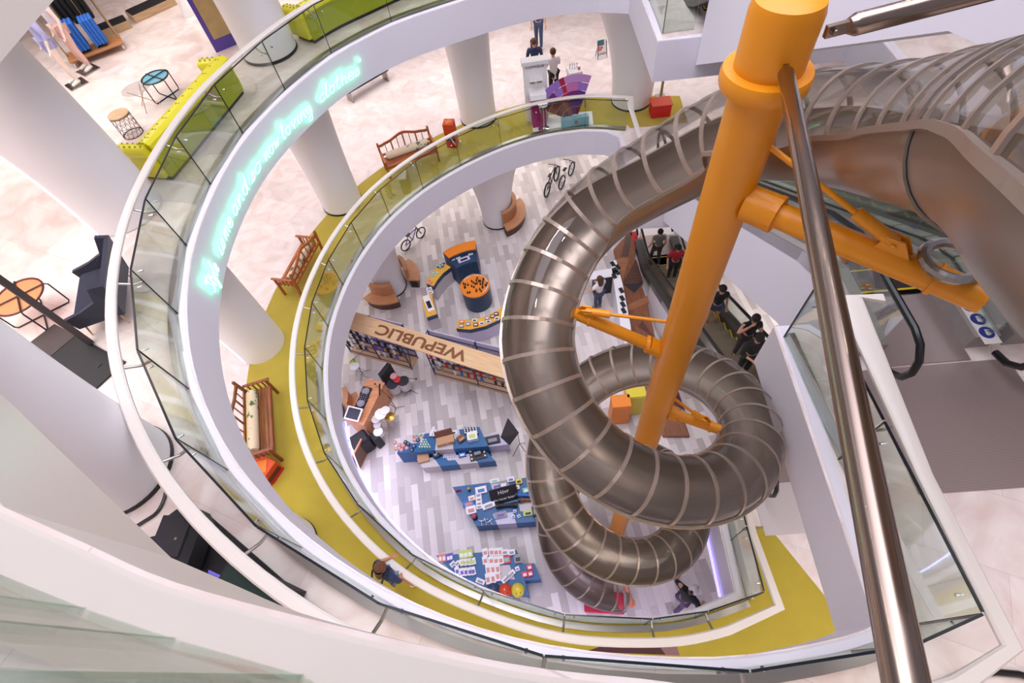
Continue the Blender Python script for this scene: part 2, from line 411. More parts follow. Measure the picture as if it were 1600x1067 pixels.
# ================================================================ glass balustrades
def balustrade(label, runs, z, rail_off=.32, rail_w=.14, group=None, rails=True, shoe=True, rail_path=None, rail_tail=None, edge='dark_edge'):
    t = thing('glass_balustrade', label, 'balustrade', (runs[0][0][0], runs[0][0][1], z)); o = Vector(t.location)
    L = lambda p, h: (p[0] - o.x, p[1] - o.y, h)
    for run in runs:
        for i in range(len(run) - 1):
            a, b = Vector(run[i]), Vector(run[i + 1]); d = (b - a).normalized(); nrm = Vector((-d.y, d.x))
            a2, b2 = a + d * .012, b - d * .012
            mb = MB()
            c = (a2 + b2) / 2; ln = (b2 - a2).length; an = math.atan2(d.y, d.x)
            mb.box(L(c, .53), (ln, .018, 1.02), an)
            mb.mi = 1
            mb.box(L(c, 1.047), (ln, .022, .016), an)
            mb.box(L(a2, .53), (.010, .022, 1.03), an)
            p = mb.build('glass_panel', ['rail_glass', edge], t)
            for q in (a + d * .16, b - d * .16):
                cb = MB()
                for h in (.86,):
                    cb.cyl(L(q - nrm * .022, h), L(q + nrm * .022, h), .015, n=8)
                cb.build('clip', 'chrome', p)
        if rails:
            w = rail_w / 2
            prof = [(-w, -.02), (-w * .8, -.035), (w * .8, -.035), (w, -.02), (w, .01), (w * .7, .03), (-w * .7, .03), (-w, .01)]
            if run is runs[-1]:
                off = list(rail_path or []) + offset(catmull([Vector(p) for p in run], 5), rail_off)[4 if rail_path else 0:] + list(rail_tail or [])
                mb = MB(); mb.sweep([Vector(L(p, .95)) for p in off], prof)
                mb.build('handrail', 'rail_cream', t, smooth=True)
            for i in range(1, len(run) - 1):
                a, b, c = Vector(run[i - 1]), Vector(run[i]), Vector(run[i + 1]); d = (c - a).normalized(); nrm = Vector((-d.y, d.x))
                mb = MB(); mb.tube([L(b, .80), L(b + nrm * .12, .80), L(b + nrm * rail_off, .92)], [.018] * 3, 8)
                mb.build('bracket', 'steel', t)
        if shoe:
            sm = catmull([Vector(p) for p in run], 3)
            mb = MB(); mb.sweep([Vector(L(p, 0)) for p in sm], [(.015, .0), (.12, .0), (.12, .075), (.015, .075)])
            mb.build('base_channel', shoe if isinstance(shoe, str) else 'steel', t)
    return t
balustrade('glass balustrade with cream handrail around the upper oval opening with the neon sign', [G2a, G2b], Z2, rail_path=[P(1380, 467, Z2 + .95)[:2], (3.90, 3.16), (3.58, 1.1), (3.47, -.28)])
balustrade('glass balustrade with cream handrail around the green carpeted middle opening', [G1a, G1b], Z1, rail_path=[(3.80, 2.75), (3.57, 1.66), (3.55, .48)], rail_tail=[P(987, 173, Z1 + .95)[:2], P(1001, 217, Z1 + .95)[:2]])
balustrade('short glass balustrade on the white slab corner at the top of the photo', [G2c, [(4.26, 11.1), (4.95, 11.06)]], Z2, rails=False, shoe=False)
balustrade('blurred glass balustrade nearest the camera along the lower left corner', [G3b], Z3, rails=False, edge='rail_glass', shoe='rail_bronze')
# light strip below the lip of the middle slab
lp = [p for p in offset(catmull([Vector(p) for p in G1b], 4), -.18)]
seg = lp[10:34]
ls = thing('light_strip', 'bright blue white light strip under the lip of the middle floor slab', 'light', (seg[0].x, seg[0].y, Z1 - .88))
for i in range(len(seg) - 1):
    mb = MB(); mb.tube([((q.x - seg[0].x), (q.y - seg[0].y), 0) for q in (seg[i], seg[i].lerp(seg[i + 1], .95))], .016, 6); mb.build('tube_length', 'led_blue', ls)

vl = [Vector((3.40, 2.8)), Vector((3.17, .9))]
mb = MB(); mb.tube([(0, 0, 0), (vl[1].x - vl[0].x, vl[1].y - vl[0].y, 0)], .03, 6); o = mb.build('light_strip', 'led_violet'); o.location = (vl[0].x, vl[0].y, Z1 - .84); tag(o, 'violet light strip on the right lip of the middle opening', 'light')
# ================================================================ columns
def column(label, x, y, z0, z1, r, flare=.18, led=None, skirt=True, fl_dir=None, lean=(0, 0), led_w=.05):
    t = thing('round_column', label, 'column', (x, y, z0)); h = z1 - z0
    prof = []
    N = 14
    for i in range(N + 1):
        u = i / N; prof.append((r + flare * u ** 2.2, .012 + u * (h - .024)))
    mb = MB(); n = 48; vs = []
    for i, (rr, zz) in enumerate(prof):
        u = i / N
        for j in range(n):
            a = 2 * PI * j / n; vs.append((lean[0] * u * u + rr * math.cos(a), lean[1] * u * u + rr * math.sin(a), zz))
    mb.add(vs, [(i * n + j, i * n + (j + 1) % n, (i + 1) * n + (j + 1) % n, (i + 1) * n + j) for i in range(N) for j in range(n)])
    mb.build('shaft', 'column_white', t, smooth=True)
    if skirt:
        mb = MB(); mb.lathe([(r + .012, .01), (r + .012, .07)], 48); mb.build('skirting', 'black', t)
    if led is not None:
        for off in (-led_w, led_w):
            a = led + off / r; pts = []
            for i, (rr, zz) in enumerate(prof):
                u = i / N; pts.append((lean[0] * u * u + (rr + .006) * math.cos(a), lean[1] * u * u + (rr + .006) * math.sin(a), zz))
            mb = MB(); mb.tube(pts, [.014] * len(pts), 6); mb.build('light_strip', 'led_cool', t)
    return t
colA, colB, colC, colD, colE = (.14, 16.35), (-4.48, 13.15), (-6.4, 8.2), (-5.15, 2.98), (5.35, 15.9)
column('white round column on the grey floor with a curved wood bench at its right', P(778, 343, 0).x, P(778, 343, 0).y, 0, Z1 - .9, .60, .7)
column('white round column on the grey floor between two curved wood benches', P(612, 448, 0).x, P(612, 448, 0).y, 0, Z1 - .9, .58, .3)
column('white column on the grey floor under the green handrail curve', *colC, 0, Z1 - .9, .58)
column('white column behind the orange slatted bench and the red box', *colA, Z1, Z2 - .9, .61)
column('white column standing between the two left wooden benches on the green carpet', *colB, Z1, Z2 - .9, .6)
column('white column with a light strip at its left on the green carpet', *colC, Z1, Z2 - .9, .60, .25, led=PI * 1.27, skirt=False, lean=(-.22, -.17), led_w=.07)
column('white column on the green carpet near the woman at the handrail', *colD, Z1, Z2 - .9, .58)
column('wide flared white column at the top end of the green carpet', *colE, Z1, Z2 - .9, .66, .95)
column('pale column between the two yellow sofas', *colB, Z2, Z3 - .9, .62)
column('big grey column with two light strips in the upper left corner', -6.58, 8.17, Z2, Z3 - .9, .64, .20, led=PI * 1.27, skirt=False, lean=(-.30, -.23), led_w=.09)
column('big pale column in the lower left corner beside the black speaker', *colD, Z2, Z3 - .9, .6, .2)

# ================================================================ escalators (three stacked flights)
def esc_z(b, L, top):     # tread level along the flight
    if b > 7.6: return L
    if b < -.1: return top
    u = (7.6 - b) / 7.7
    return L + (top - L) * u
def escalator(label, L, top, a0=0., stone=False, stickers=False, dz=0., b_lo=9.):
    t = thing('escalator', label, 'escalator', G(a0, 0, L)); t.rotation_euler = (0, 0, GROT)
    X = lambda a, b, z: (a, b, z - L)        # local frame: x across, y along (far), z up
    bs = [b_lo, 7.9, 7.6, 6.4] + [5, 3, 1, -.1, -.5, -1.35]
    # truss: closed white box, cut level with the slab soffits
    lo, hi = [], []
    for b in (6.36, 3.2, 0, -1.4):
        zb = max(L - .62 + (6.4 - b) * .60 , L - .88); zb = min(zb, top - .88)
        zt = esc_z(b, L, top) + .22
        lo.append((b, zb)); hi.append((b, zt))
    poly = lo + hi[::-1]
    for nm, aa, th in (('side_panel', .03, .06), ('side_panel', 1.62, .06)):
        mb = MB(); vs = [X(aa - th / 2, b, z) for b, z in poly] + [X(aa + th / 2, b, z) for b, z in poly]
        n = len(poly); mb.add(vs, [tuple(range(n)), tuple(range(2 * n - 1, n - 1, -1))] + [(i, n + i, n + (i + 1) % n, (i + 1) % n) for i in range(n)])
        mb.build(nm, 'white_paint', t)
    mb = MB()
    for i in range(len(lo) - 1):
        (b0, z0), (b1, z1) = lo[i], lo[i + 1]
        mb.add([X(.06, b0, z0), X(1.59, b0, z0), X(1.59, b1, z1), X(.06, b1, z1), X(.06, b0, z0 + .05), X(1.59, b0, z0 + .05), X(1.59, b1, z1 + .05), X(.06, b1, z1 + .05)],
               [(0, 1, 2, 3), (7, 6, 5, 4), (0, 4, 5, 1), (1, 5, 6, 2), (2, 6, 7, 3), (3, 7, 4, 0)])
    mb.build('soffit', 'white_paint', t)
    # decks, skirts, glass sides, handrails
    path = [(b, esc_z(b, L, top)) for b in (b_lo, 7.75, 7.3, 5, 2.5, .3, -.3, -1.55)]
    for aa, sgn in ((.0, 1), (1.32, -1)):
        mb = MB()
        for i in range(len(path) - 1):
            (b0, z0), (b1, z1) = path[i], path[i + 1]
            q = lambda b, z: [X(aa, b, z + .0), X(aa + .30, b, z + .0), X(aa + .30, b, z + .25), X(aa, b, z + .25)]
            mb.hull2(q(b0, z0), q(b1, z1))
        mb.build('deck', 'esc_stone' if stone else 'esc_skirt', t)
        mb = MB()
        for i in range(len(path) - 1):
            (b0, z0), (b1, z1) = path[i], path[i + 1]
            q = lambda b, z: [X(aa + .145, b, z + .25), X(aa + .16, b, z + .25), X(aa + .16, b, z + .88), X(aa + .145, b, z + .88)]
            mb.hull2(q(b0, z0), q(b1, z1))
        mb.build('side_glass', 'rail_glass', t)
        c = aa + .1525; hp = []
        e0, e1 = b_lo + .25, -1.75
        zlo, zhi = L, top
        for k in range(7):
            an = -PI / 2 + PI * k / 6; hp.append(X(c, e0 + .32 * math.cos(an), zlo + .58 + .34 * math.sin(an)))
        for b, z in path[1:-1]: hp.append(X(c, b, z + .92))
        for k in range(7):
            an = PI / 2 + PI * k / 6; hp.append(X(c, e1 + .36 * math.cos(an), zhi + .56 + .36 * math.sin(an)))
        mb = MB(); mb.tube(hp, [.042] * len(hp), 8); mb.build('handrail', 'black_rubber', t, smooth=True)
    # steps
    nst = 0; b = -.55
    while b < 8.3:
        zt = esc_z(b + .1, L, top)
        mb = MB(); mb.box(X(.81, b + .17, zt - .05), (.98, .39, .1)); mb.mi = 1; mb.box(X(.81, b - .012, zt + .003), (.98, .03, .006)); mb.box(X(.335, b + .17, zt + .003), (.03, .38, .006)); mb.box(X(1.285, b + .17, zt + .003), (.03, .38, .006))
        mb.build('step', ['tread_brown' if L == 0 else 'step_dark', 'step_yellow'], t); b += .4; nst += 1
    for nm, b0, z in (('comb_plate', -1.2, top), ('comb_plate', b_lo - .15, L)):
        mb = MB(); mb.box(X(.81, b0, z - .03), (1.02, 1.05, .1)); mb.build(nm, 'ribbed_metal', t)
    return t
escA = escalator('lowest escalator with riders, brown treads and black handrails, rising from the grey floor', 0, Z1)
escB = escalator('middle escalator with long white side panel and yellow edged steps at its top', Z1, Z2, stone=True, b_lo=8.1)
escC = escalator('topmost escalator seen as a big white side panel behind the yellow pole', Z2, Z3)
escD = escalator('far right escalator beside the middle one, its glass side edged by white tiles', Z1, Z2, a0=1.78, stone=True, b_lo=8.1)
# safety pictograms on the right deck at the top landing
def deco():
    t = thing('safety_sticker', 'white safety sticker with three blue pictogram discs on the escalator deck', 'sticker', G(1.47, -1.2, Z2 + .252), GROT)
    mb = MB(); mb.box((0, .0, .003), (.2, .92, .006)); mb.build('backing', 'tile_white', t)
    mat('sticker_blue', s(36, 44, 130), .5); mat('sticker_red', s(206, 90, 60), .5)
    for k, y in enumerate((-.3, -.1, .1)):
        mb = MB(); mb.cyl((0, y, .006), (0, y, .010), .085, n=20); d = mb.build('disc', 'sticker_blue', t)
        mb = MB(); mb.ball((0, y + .03, .012), (.016, .016, .004)); mb.box((0, y - .015, .012), (.035, .05, .004)); mb.box((.02, y - .03, .012), (.05, .012, .004), .6 + k); mb.build('pictogram', 'tile_white', d)
    mb = MB(); mb.tube([(.07 * math.cos(a), .29 + .07 * math.sin(a), .009) for a in [PI * 2 * i / 16 for i in range(16)]], .012, 6, closed=True); mb.build('warning_ring', 'sticker_red', t)
deco()
# metal landing plates
def plate(label, a0, a1, b0, b1, z, m):
    mb = MB(); mb.box(((a0 + a1) / 2, (b0 + b1) / 2, .006), (a1 - a0, b1 - b0, .012)); o = mb.build('landing_plate', m); o.location = G(0, 0, z); o.rotation_euler = (0, 0, GROT)
    return tag(o, label, 'floor plate')
plate('ribbed metal landing plate at the top of the middle escalator', -.02, 1.75, -3.3, -1.75, Z2, 'ribbed_metal')
plate('bright metal landing plate on the middle floor at the top of the lowest escalator', -.02, 1.7, -2.7, -1.5, Z1, 'plate_metal')
plate('bright metal plate on the grey floor at the foot of the lowest escalator', -.0, 1.6, 9.3, 11.2, 0, 'plate_metal')
# row of white tiles capping the glass between the two middle flights
def tiles():
    t = thing('tile_ledge', 'white tiled ledge with small blue marks between the two escalators', 'ledge', G(1.70, 0, Z1), GROT)
    mat('mark_blue', s(60, 70, 170), .5)
    for i in range(14):
        b = 7.2 - i * .58; z = esc_z(b, Z1, Z2) + .28 - Z1; z2 = esc_z(b - .55, Z1, Z2) + .28 - Z1
        mb = MB(); mb.hull2([(-.05, b, z), (.1, b, z), (.1, b, z + .03), (-.05, b, z + .03)], [(-.05, b - .55, z2), (.1, b - .55, z2), (.1, b - .55, z2 + .03), (-.05, b - .55, z2 + .03)])
        q = mb.build('tile', 'tile_white', t)
        if i in (8, 11):
            mb = MB(); zz = (z + z2) / 2 + .035
            for dx in (-.02, .02, .06): mb.hull2([(dx, b - .2, zz), (dx + .012, b - .2, zz), (dx + .012, b - .2, zz + .004), (dx, b - .2, zz + .004)], [(dx, b - .33, zz + .07), (dx + .012, b - .33, zz + .07), (dx + .012, b - .33, zz + .074), (dx, b - .33, zz + .074)])
            mb.build('mark', 'mark_blue', q)
tiles()
# ================================================================ the spiral slide
HC = Vector((1.66, 2.95)); HR, TR = 1.40, .39
path = []
up_pts = [D(2400, 500, .66), D(2080, 385, .86), D(1850, 300, 1.17), D(1712, 250, 1.57), D(1610, 226, 2.03), D(1515, 214, 2.52), D(1430, 210, 3.0), D(1332, 202, 3.56), D(1240, 201, 3.98), D(1165, 207, 4.38), D(1105, 228, 4.72)]
th0 = 1.78
hel = []
th = th0
while th <= 17.35:
    hel.append(Vector((HC.x + HR * math.cos(th), HC.y + HR * math.sin(th), 12.217 - .67 * th))); th += .085
ctrl = up_pts + hel[2:6]
path = catmull(ctrl, 6)[:-1] + hel[5:]
def resample(p, step):
    out = [p[0]]; acc = 0
    for i in range(1, len(p)):
        a, b = p[i - 1], p[i]; L = (b - a).length; u = 0
        while acc + (L - u) >= step:
            u += step - acc; out.append(a + (b - a) * (u / L)); acc = 0
        acc += L - u
    return out
k0 = min(range(len(path)), key=lambda k: (path[k] - hel[5]).length)
path = resample(path, .09)
k0 = min(range(len(path)), key=lambda k: (path[k] - hel[4]).length)
for it in range(60):
    q = list(path)
    for k in range(max(1, k0 - 14), min(len(path) - 1, k0 + 15)):
        w = .5 * (1 - abs(k - k0) / 16); q[k] = path[k] * (1 - w) + (path[k - 1] + path[k + 1]) * .5 * w
    path = q
sl = thing('spiral_slide', 'long transparent tube slide with steel floor coiling around the yellow pole', 'slide', (HC.x, HC.y, 0))
LO = Vector((HC.x, HC.y, 0)); lp = [p - LO for p in path]
mb = MB(); mb.tube(lp, TR, 18, False, arc=(-PI / 2, PI / 2), up=(0, 0, 1)); mb.build('clear_cover', 'slide_clear', sl, smooth=True, fix=False)
mb = MB(); mb.tube(lp, TR, 18, False, arc=(PI / 2, 3 * PI / 2), up=(0, 0, 1)); mb.build('steel_trough', 'slide_steel', sl, smooth=True, fix=False)
# side flanges
for sg in (1, -1):
    pts = []
    for i in range(len(lp)):
        a, b = lp[max(i - 1, 0)], lp[min(i + 1, len(lp) - 1)]; t = (b - a).normalized(); u = (Vector((0, 0, 1)) - t * t.z).normalized(); w = t.cross(u)
        pts.append((lp[i] + w * sg * (TR + .012), u, w * sg))
    mb = MB(); vs = []
    for p, u, w in pts: vs += [p - u * .018 - w * .014, p - u * .018 + w * .016, p + u * .018 + w * .016, p + u * .018 - w * .014]
    n = len(pts); mb.add(vs, [(i * 4 + j, i * 4 + (j + 1) % 4, i * 4 + 4 + (j + 1) % 4, i * 4 + 4 + j) for i in range(n - 1) for j in range(4)] + [(0, 1, 2, 3), (n * 4 - 1, n * 4 - 2, n * 4 - 3, n * 4 - 4)])
    mb.build('side_flange', 'seam_ring', sl)
def ring(i, material, wd, r0, a0=-PI / 2, a1=PI / 2, name='joint_ring', n=20):
    c = lp[i]; t = (lp[min(i + 1, len(lp) - 1)] - lp[max(i - 1, 0)]).normalized(); u = (Vector((0, 0, 1)) - t * t.z).normalized(); w = t.cross(u)
    mb = MB(); vs = []
    for k in range(n + 1):
        a = a0 + (a1 - a0) * k / n; e = u * math.cos(a) + w * math.sin(a)
        for dt, rr in ((-wd / 2, r0), (wd / 2, r0), (wd / 2, r0 + .012), (-wd / 2, r0 + .012)): vs.append(c + t * dt + e * rr)
    mb.add(vs, [(k * 4 + j, k * 4 + (j + 1) % 4, k * 4 + 4 + (j + 1) % 4, k * 4 + 4 + j) for k in range(n) for j in range(4)])
    return mb.build(name, material, sl, smooth=False)
i = 2
while i < len(lp) - 1:
    ring(i, 'seam_ring', .04, TR + .002); i += 4
ring(len(lp) - 2, 'slide_steel', .09, TR + .004, 0, 2 * PI, 'end_ring', 36)
je = min(range(len(lp)), key=lambda k: (lp[k] + LO - D(1600, 226, 2.07)).length)
ring(je, 'slide_steel', .10, TR + .004, 0, 2 * PI, 'elbow_ring', 36)
mat('mat_red', s(200, 40, 70), .6); mat('post_orange', s(226, 140, 100), .5)
e = path[-1]; t = (path[-1] - path[-8]); t.z = 0; t.normalize()
mb = MB(); mb.box((0, 0, .05), (1.0, .5, .1), 0, .03); o = mb.build('landing_mat', 'mat_red'); o.location = (e.x - t.x * .45, e.y - t.y * .45 - .16, .002); o.rotation_euler = (0, 0, math.atan2(t.y, t.x)); tag(o, 'red landing mat under the lower end of the slide', 'mat')
pp = P(986, 942, .02); pq = P(974, 903, 1.9) - pp
t_ = thing('support_post', 'salmon orange slanted support post beside the lowest turn of the slide', 'post', pp)
mb = MB(); mb.tube([Vector((0, 0, .0)), pq], [.06, .06], 16); mb.build('shaft', 'post_orange', t_, smooth=True); mb = MB(); mb.lathe([(.11, -.015), (.11, .01)], 20); mb.build('foot_plate', 'post_orange', t_)

# ---------------------------------------------------------------- yellow pole with arms
PX, PY = 1.81, 2.89
pole = thing('slide_pole', 'thick yellow steel pole standing through the slide with arms and tie rods', 'pole', (PX, PY, 0))
mb = MB(); mb.lathe([(.185, .02), (.185, 13.02)], 40); mb.build('shaft', 'yellow_steel', pole, smooth=True)
mb = MB(); mb.lathe([(.19, 13.0), (.262, 13.02), (.272, 13.05), (.272, 13.10), (.262, 13.13), (.19, 13.14)], 40); mb.build('flange', 'yellow_steel', pole, smooth=True)
mb = MB(); mb.lathe([(.205, 13.12), (.205, 13.46), (.19, 13.52), (.12, 13.55)], 40); mb.build('cap', 'yellow_steel', pole, smooth=True)
mb = MB(); mb.lathe([(.36, .0), (.36, .03), (.2, .04)], 32); mb.build('base_plate', 'yellow_steel', pole)
def arm(za, tip, w=.15, rod_dz=.9, fr_=.62):
    tip = Vector(tip); o = Vector((PX, PY, 0)); d = Vector((tip.x - PX, tip.y - PY, 0)).normalized()
    st = Vector((PX, PY, za)) + d * .17
    mb = MB(); mb.tube([st - o, st + (tip - st) * .14 - o], [w * .72, w * .72], 16); mb.tube([st + (tip - st) * .13 - o, tip - o], [w * .5, w * .5], 16)
    a = mb.build('arm', 'yellow_steel', pole, smooth=True)
    mb = MB(); q = st + (tip - st) * .14
    mb.tube([q - d * .02 - o, q + d * .02 - o], w * .74, 16); mb.build('arm_flange', 'yellow_steel', a); mb = MB(); q2 = st + (tip - st) * .82; mb.tube([q2 - d * .015 - o, q2 + d * .015 - o], w * .58, 16); mb.build('arm_flange', 'yellow_steel', a)
    top = Vector((PX, PY, za + rod_dz)) + d * .16; low = st + (tip - st) * fr_ + Vector((0, 0, w * .5 + .05))
    mb = MB(); dd = (low - top)
    mb.tube([top - o, top + dd * .72 - o], .02, 10); mb.tube([top + dd * .70 - o, low - o], .045, 10); mb.build('tie_rod', 'yellow_steel', pole, smooth=True)
    mb = MB(); side = d.cross(Vector((0, 0, 1)))
    for sg in (-.03, .03): mb.hull2([low - d * .1 + side * (sg - .008) - o + Vector((0, 0, -.1)), low + d * .16 + side * (sg - .008) - o + Vector((0, 0, -.1)), low + d * .05 + side * (sg - .008) - o + Vector((0, 0, .05)), low - d * .06 + side * (sg - .008) - o + Vector((0, 0, .05))],
              [low - d * .1 + side * (sg + .008) - o + Vector((0, 0, -.1)), low + d * .16 + side * (sg + .008) - o + Vector((0, 0, -.1)), low + d * .05 + side * (sg + .008) - o + Vector((0, 0, .05)), low - d * .06 + side * (sg + .008) - o + Vector((0, 0, .05))])
    mb.cyl(low - side * .05 - o, low + side * .05 - o, .02, n=8)
    mb.build('clevis', 'yellow_steel', pole)
    return a
arm(12.15, P(1540, 468, 12.2), .19, .5)
def helz(ang, zhint):
    k = round(((12.217 - zhint) / .67 - ang) / (2 * PI)); th = ang + 2 * PI * k
    return Vector((HC.x + (HR - TR) * math.cos(th), HC.y + (HR - TR) * math.sin(th), 12.217 - .67 * th))
for ang, zh in ((2.78, 10.3), (-.52, 8.3), (2.78, 6.1), (-.52, 4.2)):
    tip = helz(ang, zh); left = ang > 0; arm(tip.z - (.5 if left else -.02), tip, .14, .55 if left else .42, .86 if left else .62)
# saddle on the big arm carrying the tube
tp = P(1489, 404, 12.36)
mb = MB(); mb.tube([Vector((0, 0, -.02)) + Vector((.15 * math.cos(a), .15 * math.sin(a), 0)) for a in [2 * PI * k / 24 for k in range(24)]], .035, 8, closed=True); o = mb.build('saddle_ring', 'steel', pole); o.location = Vector((tp.x - PX, tp.y - PY, 12.36))
# ---------------------------------------------------------------- steel struts from the pole head
def strut(label, a, b, r):
    a, b = Vector(a), Vector(b); d = (b - a).normalized(); t = thing('steel_strut', label, 'strut', a)
    mb = MB(); mb.tube([d * .10, d * .14, b - a], [r * .7, r, r], 28); mb.build('tube', 'steel_tube', t, smooth=True)
    mb = MB(); s1 = d.cross(Vector((0, 0, 1))).normalized()
    mb.bar(-d * .03, d * .13, .03, r * 1.1); mb.cyl(s1 * -.04 + d * .01, s1 * .04 + d * .01, .018, n=10); mb.build('clevis', 'steel_tube', t)
    return t
strut('long brushed steel strut crossing the right side from yellow pole head to lower edge', D(1225, 100, 2.98), D(1438, 1180, .98), .044)
strut('short looking steel strut from yellow pole head out of the top right corner', D(1298, 48, 2.92), D(1640, -40, 2.88), .06)
# ================================================================ people
def skin_obj(name, verts, edges, radii, material, parent, sub=2, smooth=True):
    me = bpy.data.meshes.new(name); me.from_pydata([tuple(v) for v in verts], edges, [])
    o = bpy.data.objects.new(name, me); COL.objects.link(o)
    m = o.modifiers.new('Skin', 'SKIN')
    sk = me.skin_vertices[0].data
    for i, r in enumerate(radii): sk[i].radius = (r, r) if not isinstance(r, tuple) else r
    sk[0].use_root = True
    m.use_smooth_shade = True; m.branch_smoothing = .6
    if sub: q = o.modifiers.new('Sub', 'SUBSURF'); q.levels = sub; q.render_levels = sub
    dg = bpy.context.evaluated_depsgraph_get(); dg.update()
    m2 = bpy.data.meshes.new_from_object(o.evaluated_get(dg)); o.modifiers.clear(); o.data = m2; m2.name = name
    m2.materials.clear(); m2.materials.append(M(material)); bpy.data.meshes.remove(me)
    if parent: o.parent = parent
    return o
mat('skin', s(214, 162, 134), .55); mat('skin_tan', s(204, 142, 110), .55)
for nm, c in (('hair_dark', (34, 26, 24)), ('hair_brown', (88, 52, 30)), ('hair_blonde', (104, 64, 36)), ('shirt_white', (232, 224, 228)), ('cloth_black', (22, 20, 24)), ('cloth_navy', (38, 50, 92)), ('denim', (52, 66, 100)), ('denim_light', (132, 146, 172)), ('cloth_red', (176, 22, 44)), ('cloth_grey', (120, 112, 112)), ('cloth_darkgrey', (56, 50, 54)), ('shoe_white', (240, 236, 232)), ('cap_white', (236, 226, 226)), ('dress_lilac', (170, 170, 214)), ('cloth_pink', (232, 188, 178)), ('cloth_purple', (92, 70, 110))):
    mat(nm, s(*c), .75, sheen=.1, vary=.45 if nm == 'hair_blonde' else 0, vscale=26)
class Chain:
    def __init__(s): s.v = []; s.e = []; s.r = []
    def pt(s, p, r, frm=None):
        s.v.append(Vector(p)); s.r.append(r); i = len(s.v) - 1
        if frm is not None: s.e.append((frm, i))
        return i
    def line(s, pts, frm=None):
        for p, r in pts: frm = s.pt(p, r, frm)
        return frm
def lerp(a, b, t): return Vector(a).lerp(Vector(b), t)
def person(label, loc, rz, J, skin='skin', hair='hair_dark', hair_len=0., top='cloth_black', sleeve=.5, legs='denim', leg_len=1., shoes='cloth_black', coat=False, cap=None, group=None, scale=1., category='person', name='person'):
    """J overrides the joints of a standing figure that faces +y"""
    j = dict(pel=(0, 0, .96), waist=(0, 0, 1.10), chest=(0, 0, 1.30), neck=(0, .01, 1.47), head=(0, .03, 1.60), look=(0, 1, -.05),
             shl=(-.185, 0, 1.40), shr=(.185, 0, 1.40), ell=(-.25, -.03, 1.13), elr=(.25, -.03, 1.13), wrl=(-.26, .08, .88), wrr=(.26, .08, .88),
             hil=(-.09, 0, .92), hir=(.09, 0, .92), knl=(-.10, .03, .50), knr=(.10, .03, .50), anl=(-.10, 0, .085), anr=(.10, 0, .085), tol=(-.11, .16, .03), tor=(.11, .16, .03))
    j.update(J); j = {k: Vector(v) for k, v in j.items()}
    root = thing(name, label, category, loc, rz, group); root.scale = (scale,) * 3
    look = j['look'].normalized(); hd = j['head']; side = look.cross(Vector((0, 0, 1))).normalized(); hu = side.cross(look).normalized()
    c = Chain()
    p = c.pt(j['pel'], .125); w = c.pt(j['waist'], .112, p); ch = c.pt(j['chest'], .13, w); nb = c.pt(j['neck'] - (j['neck'] - j['chest']) * .2, .075, ch); nk = c.pt(j['neck'], .055, nb)
    h0 = c.pt(hd - hu * .05 + look * .01, .072, nk); h1 = c.pt(hd + hu * .03, .088, h0); c.pt(hd + hu * .09 - look * .01, .07, h1)
    for sd in 'lr':
        sh, el, wr = j['sh' + sd], j['el' + sd], j['wr' + sd]
        a = c.pt(sh, .062, ch); a = c.line([(lerp(sh, el, .5), .048), (el, .04), (lerp(el, wr, .5), .036), (wr, .027)], a)
        d = (wr - el).normalized(); pn = (d.cross(Vector((0, 0, 1))) if abs(d.z) < .95 else Vector((1, 0, 0))).normalized(); pn2 = pn.cross(d)
        pm = c.pt(wr + d * .06, .030, a)
        for k, (off, ln) in enumerate(((-.030, .060), (-.010, .072), (.010, .068), (.030, .050))):
            b = wr + d * .085 + pn * off
            c.line([(b, .0095), (b + d * ln * .55 + pn2 * .006, .0085), (b + d * ln + pn2 * .02, .007)], pm)
        tb = wr + d * .035 + pn * -.035; c.line([(tb, .011), (tb + d * .03 - pn * .02, .010), (tb + d * .055 - pn * .022, .008)], a)
        hp, kn, an, to = j['hi' + sd], j['kn' + sd], j['an' + sd], j['to' + sd]
        b = c.pt(hp, .095, p); b = c.line([(lerp(hp, kn, .45), .078), (kn, .055), (lerp(kn, an, .35), .055), (an, .037)], b); c.line([(an + (to - an) * .5, .036), (to, .03)], b)
    body = skin_obj('body', c.v, c.e, c.r, skin, root)
    # face: nose, ears, eyes, mouth
    mb = MB(); mb.smooth = True
    mb.hull2([hd + look * .075 - hu * .03 + side * .014, hd + look * .075 - hu * .03 - side * .014, hd + look * .078 + hu * .015], [hd + look * .104 - hu * .028 + side * .006, hd + look * .104 - hu * .028 - side * .006, hd + look * .085 + hu * .012])
    mb.build('nose', skin, root)
    for sg in (-1, 1):
        mb = MB(); q = hd + side * sg * .086 - look * .005; mb.ball(q, (.016, .022, .03), 8, 6); mb.build('ear', skin, root)
        mb = MB(); q = hd + side * sg * .03 + look * .081 + hu * .022; mb.ball(q, .011, 8, 6); mb.build('eye', 'hair_dark', root)
    mb = MB(); q = hd + look * .080 - hu * .05; mb.bar(q - side * .022, q + side * .022, .012, .010); mb.build('mouth', 'cloth_red' if skin == 'skin' else 'skin', root)
    # hair
    R_h = Matrix((side, look, hu)).transposed()
    mb = MB(); mb.T = Matrix.Translation(hd + hu * .042 - look * .024) @ R_h.to_4x4(); mb.ball((0, 0, 0), (.103, .110, .112), 16, 10)
    if hair_len > 0:
        mb.T = Matrix.Translation(hd) @ R_h.to_4x4()
        n, m = 14, 5; vs = []
        for i in range(m + 1):
            u = i / m
            for k in range(n): a_ = 2 * PI * k / n; vs.append((math.cos(a_) * (.122 - .02 * u), -.06 - .02 * u + math.sin(a_) * (.085 - .02 * u), .04 - (.06 + hair_len) * u))
        mb.add(vs, [(i * n + k, i * n + (k + 1) % n, (i + 1) * n + (k + 1) % n, (i + 1) * n + k) for i in range(m) for k in range(n)] + [tuple(m * n + k for k in range(n))])
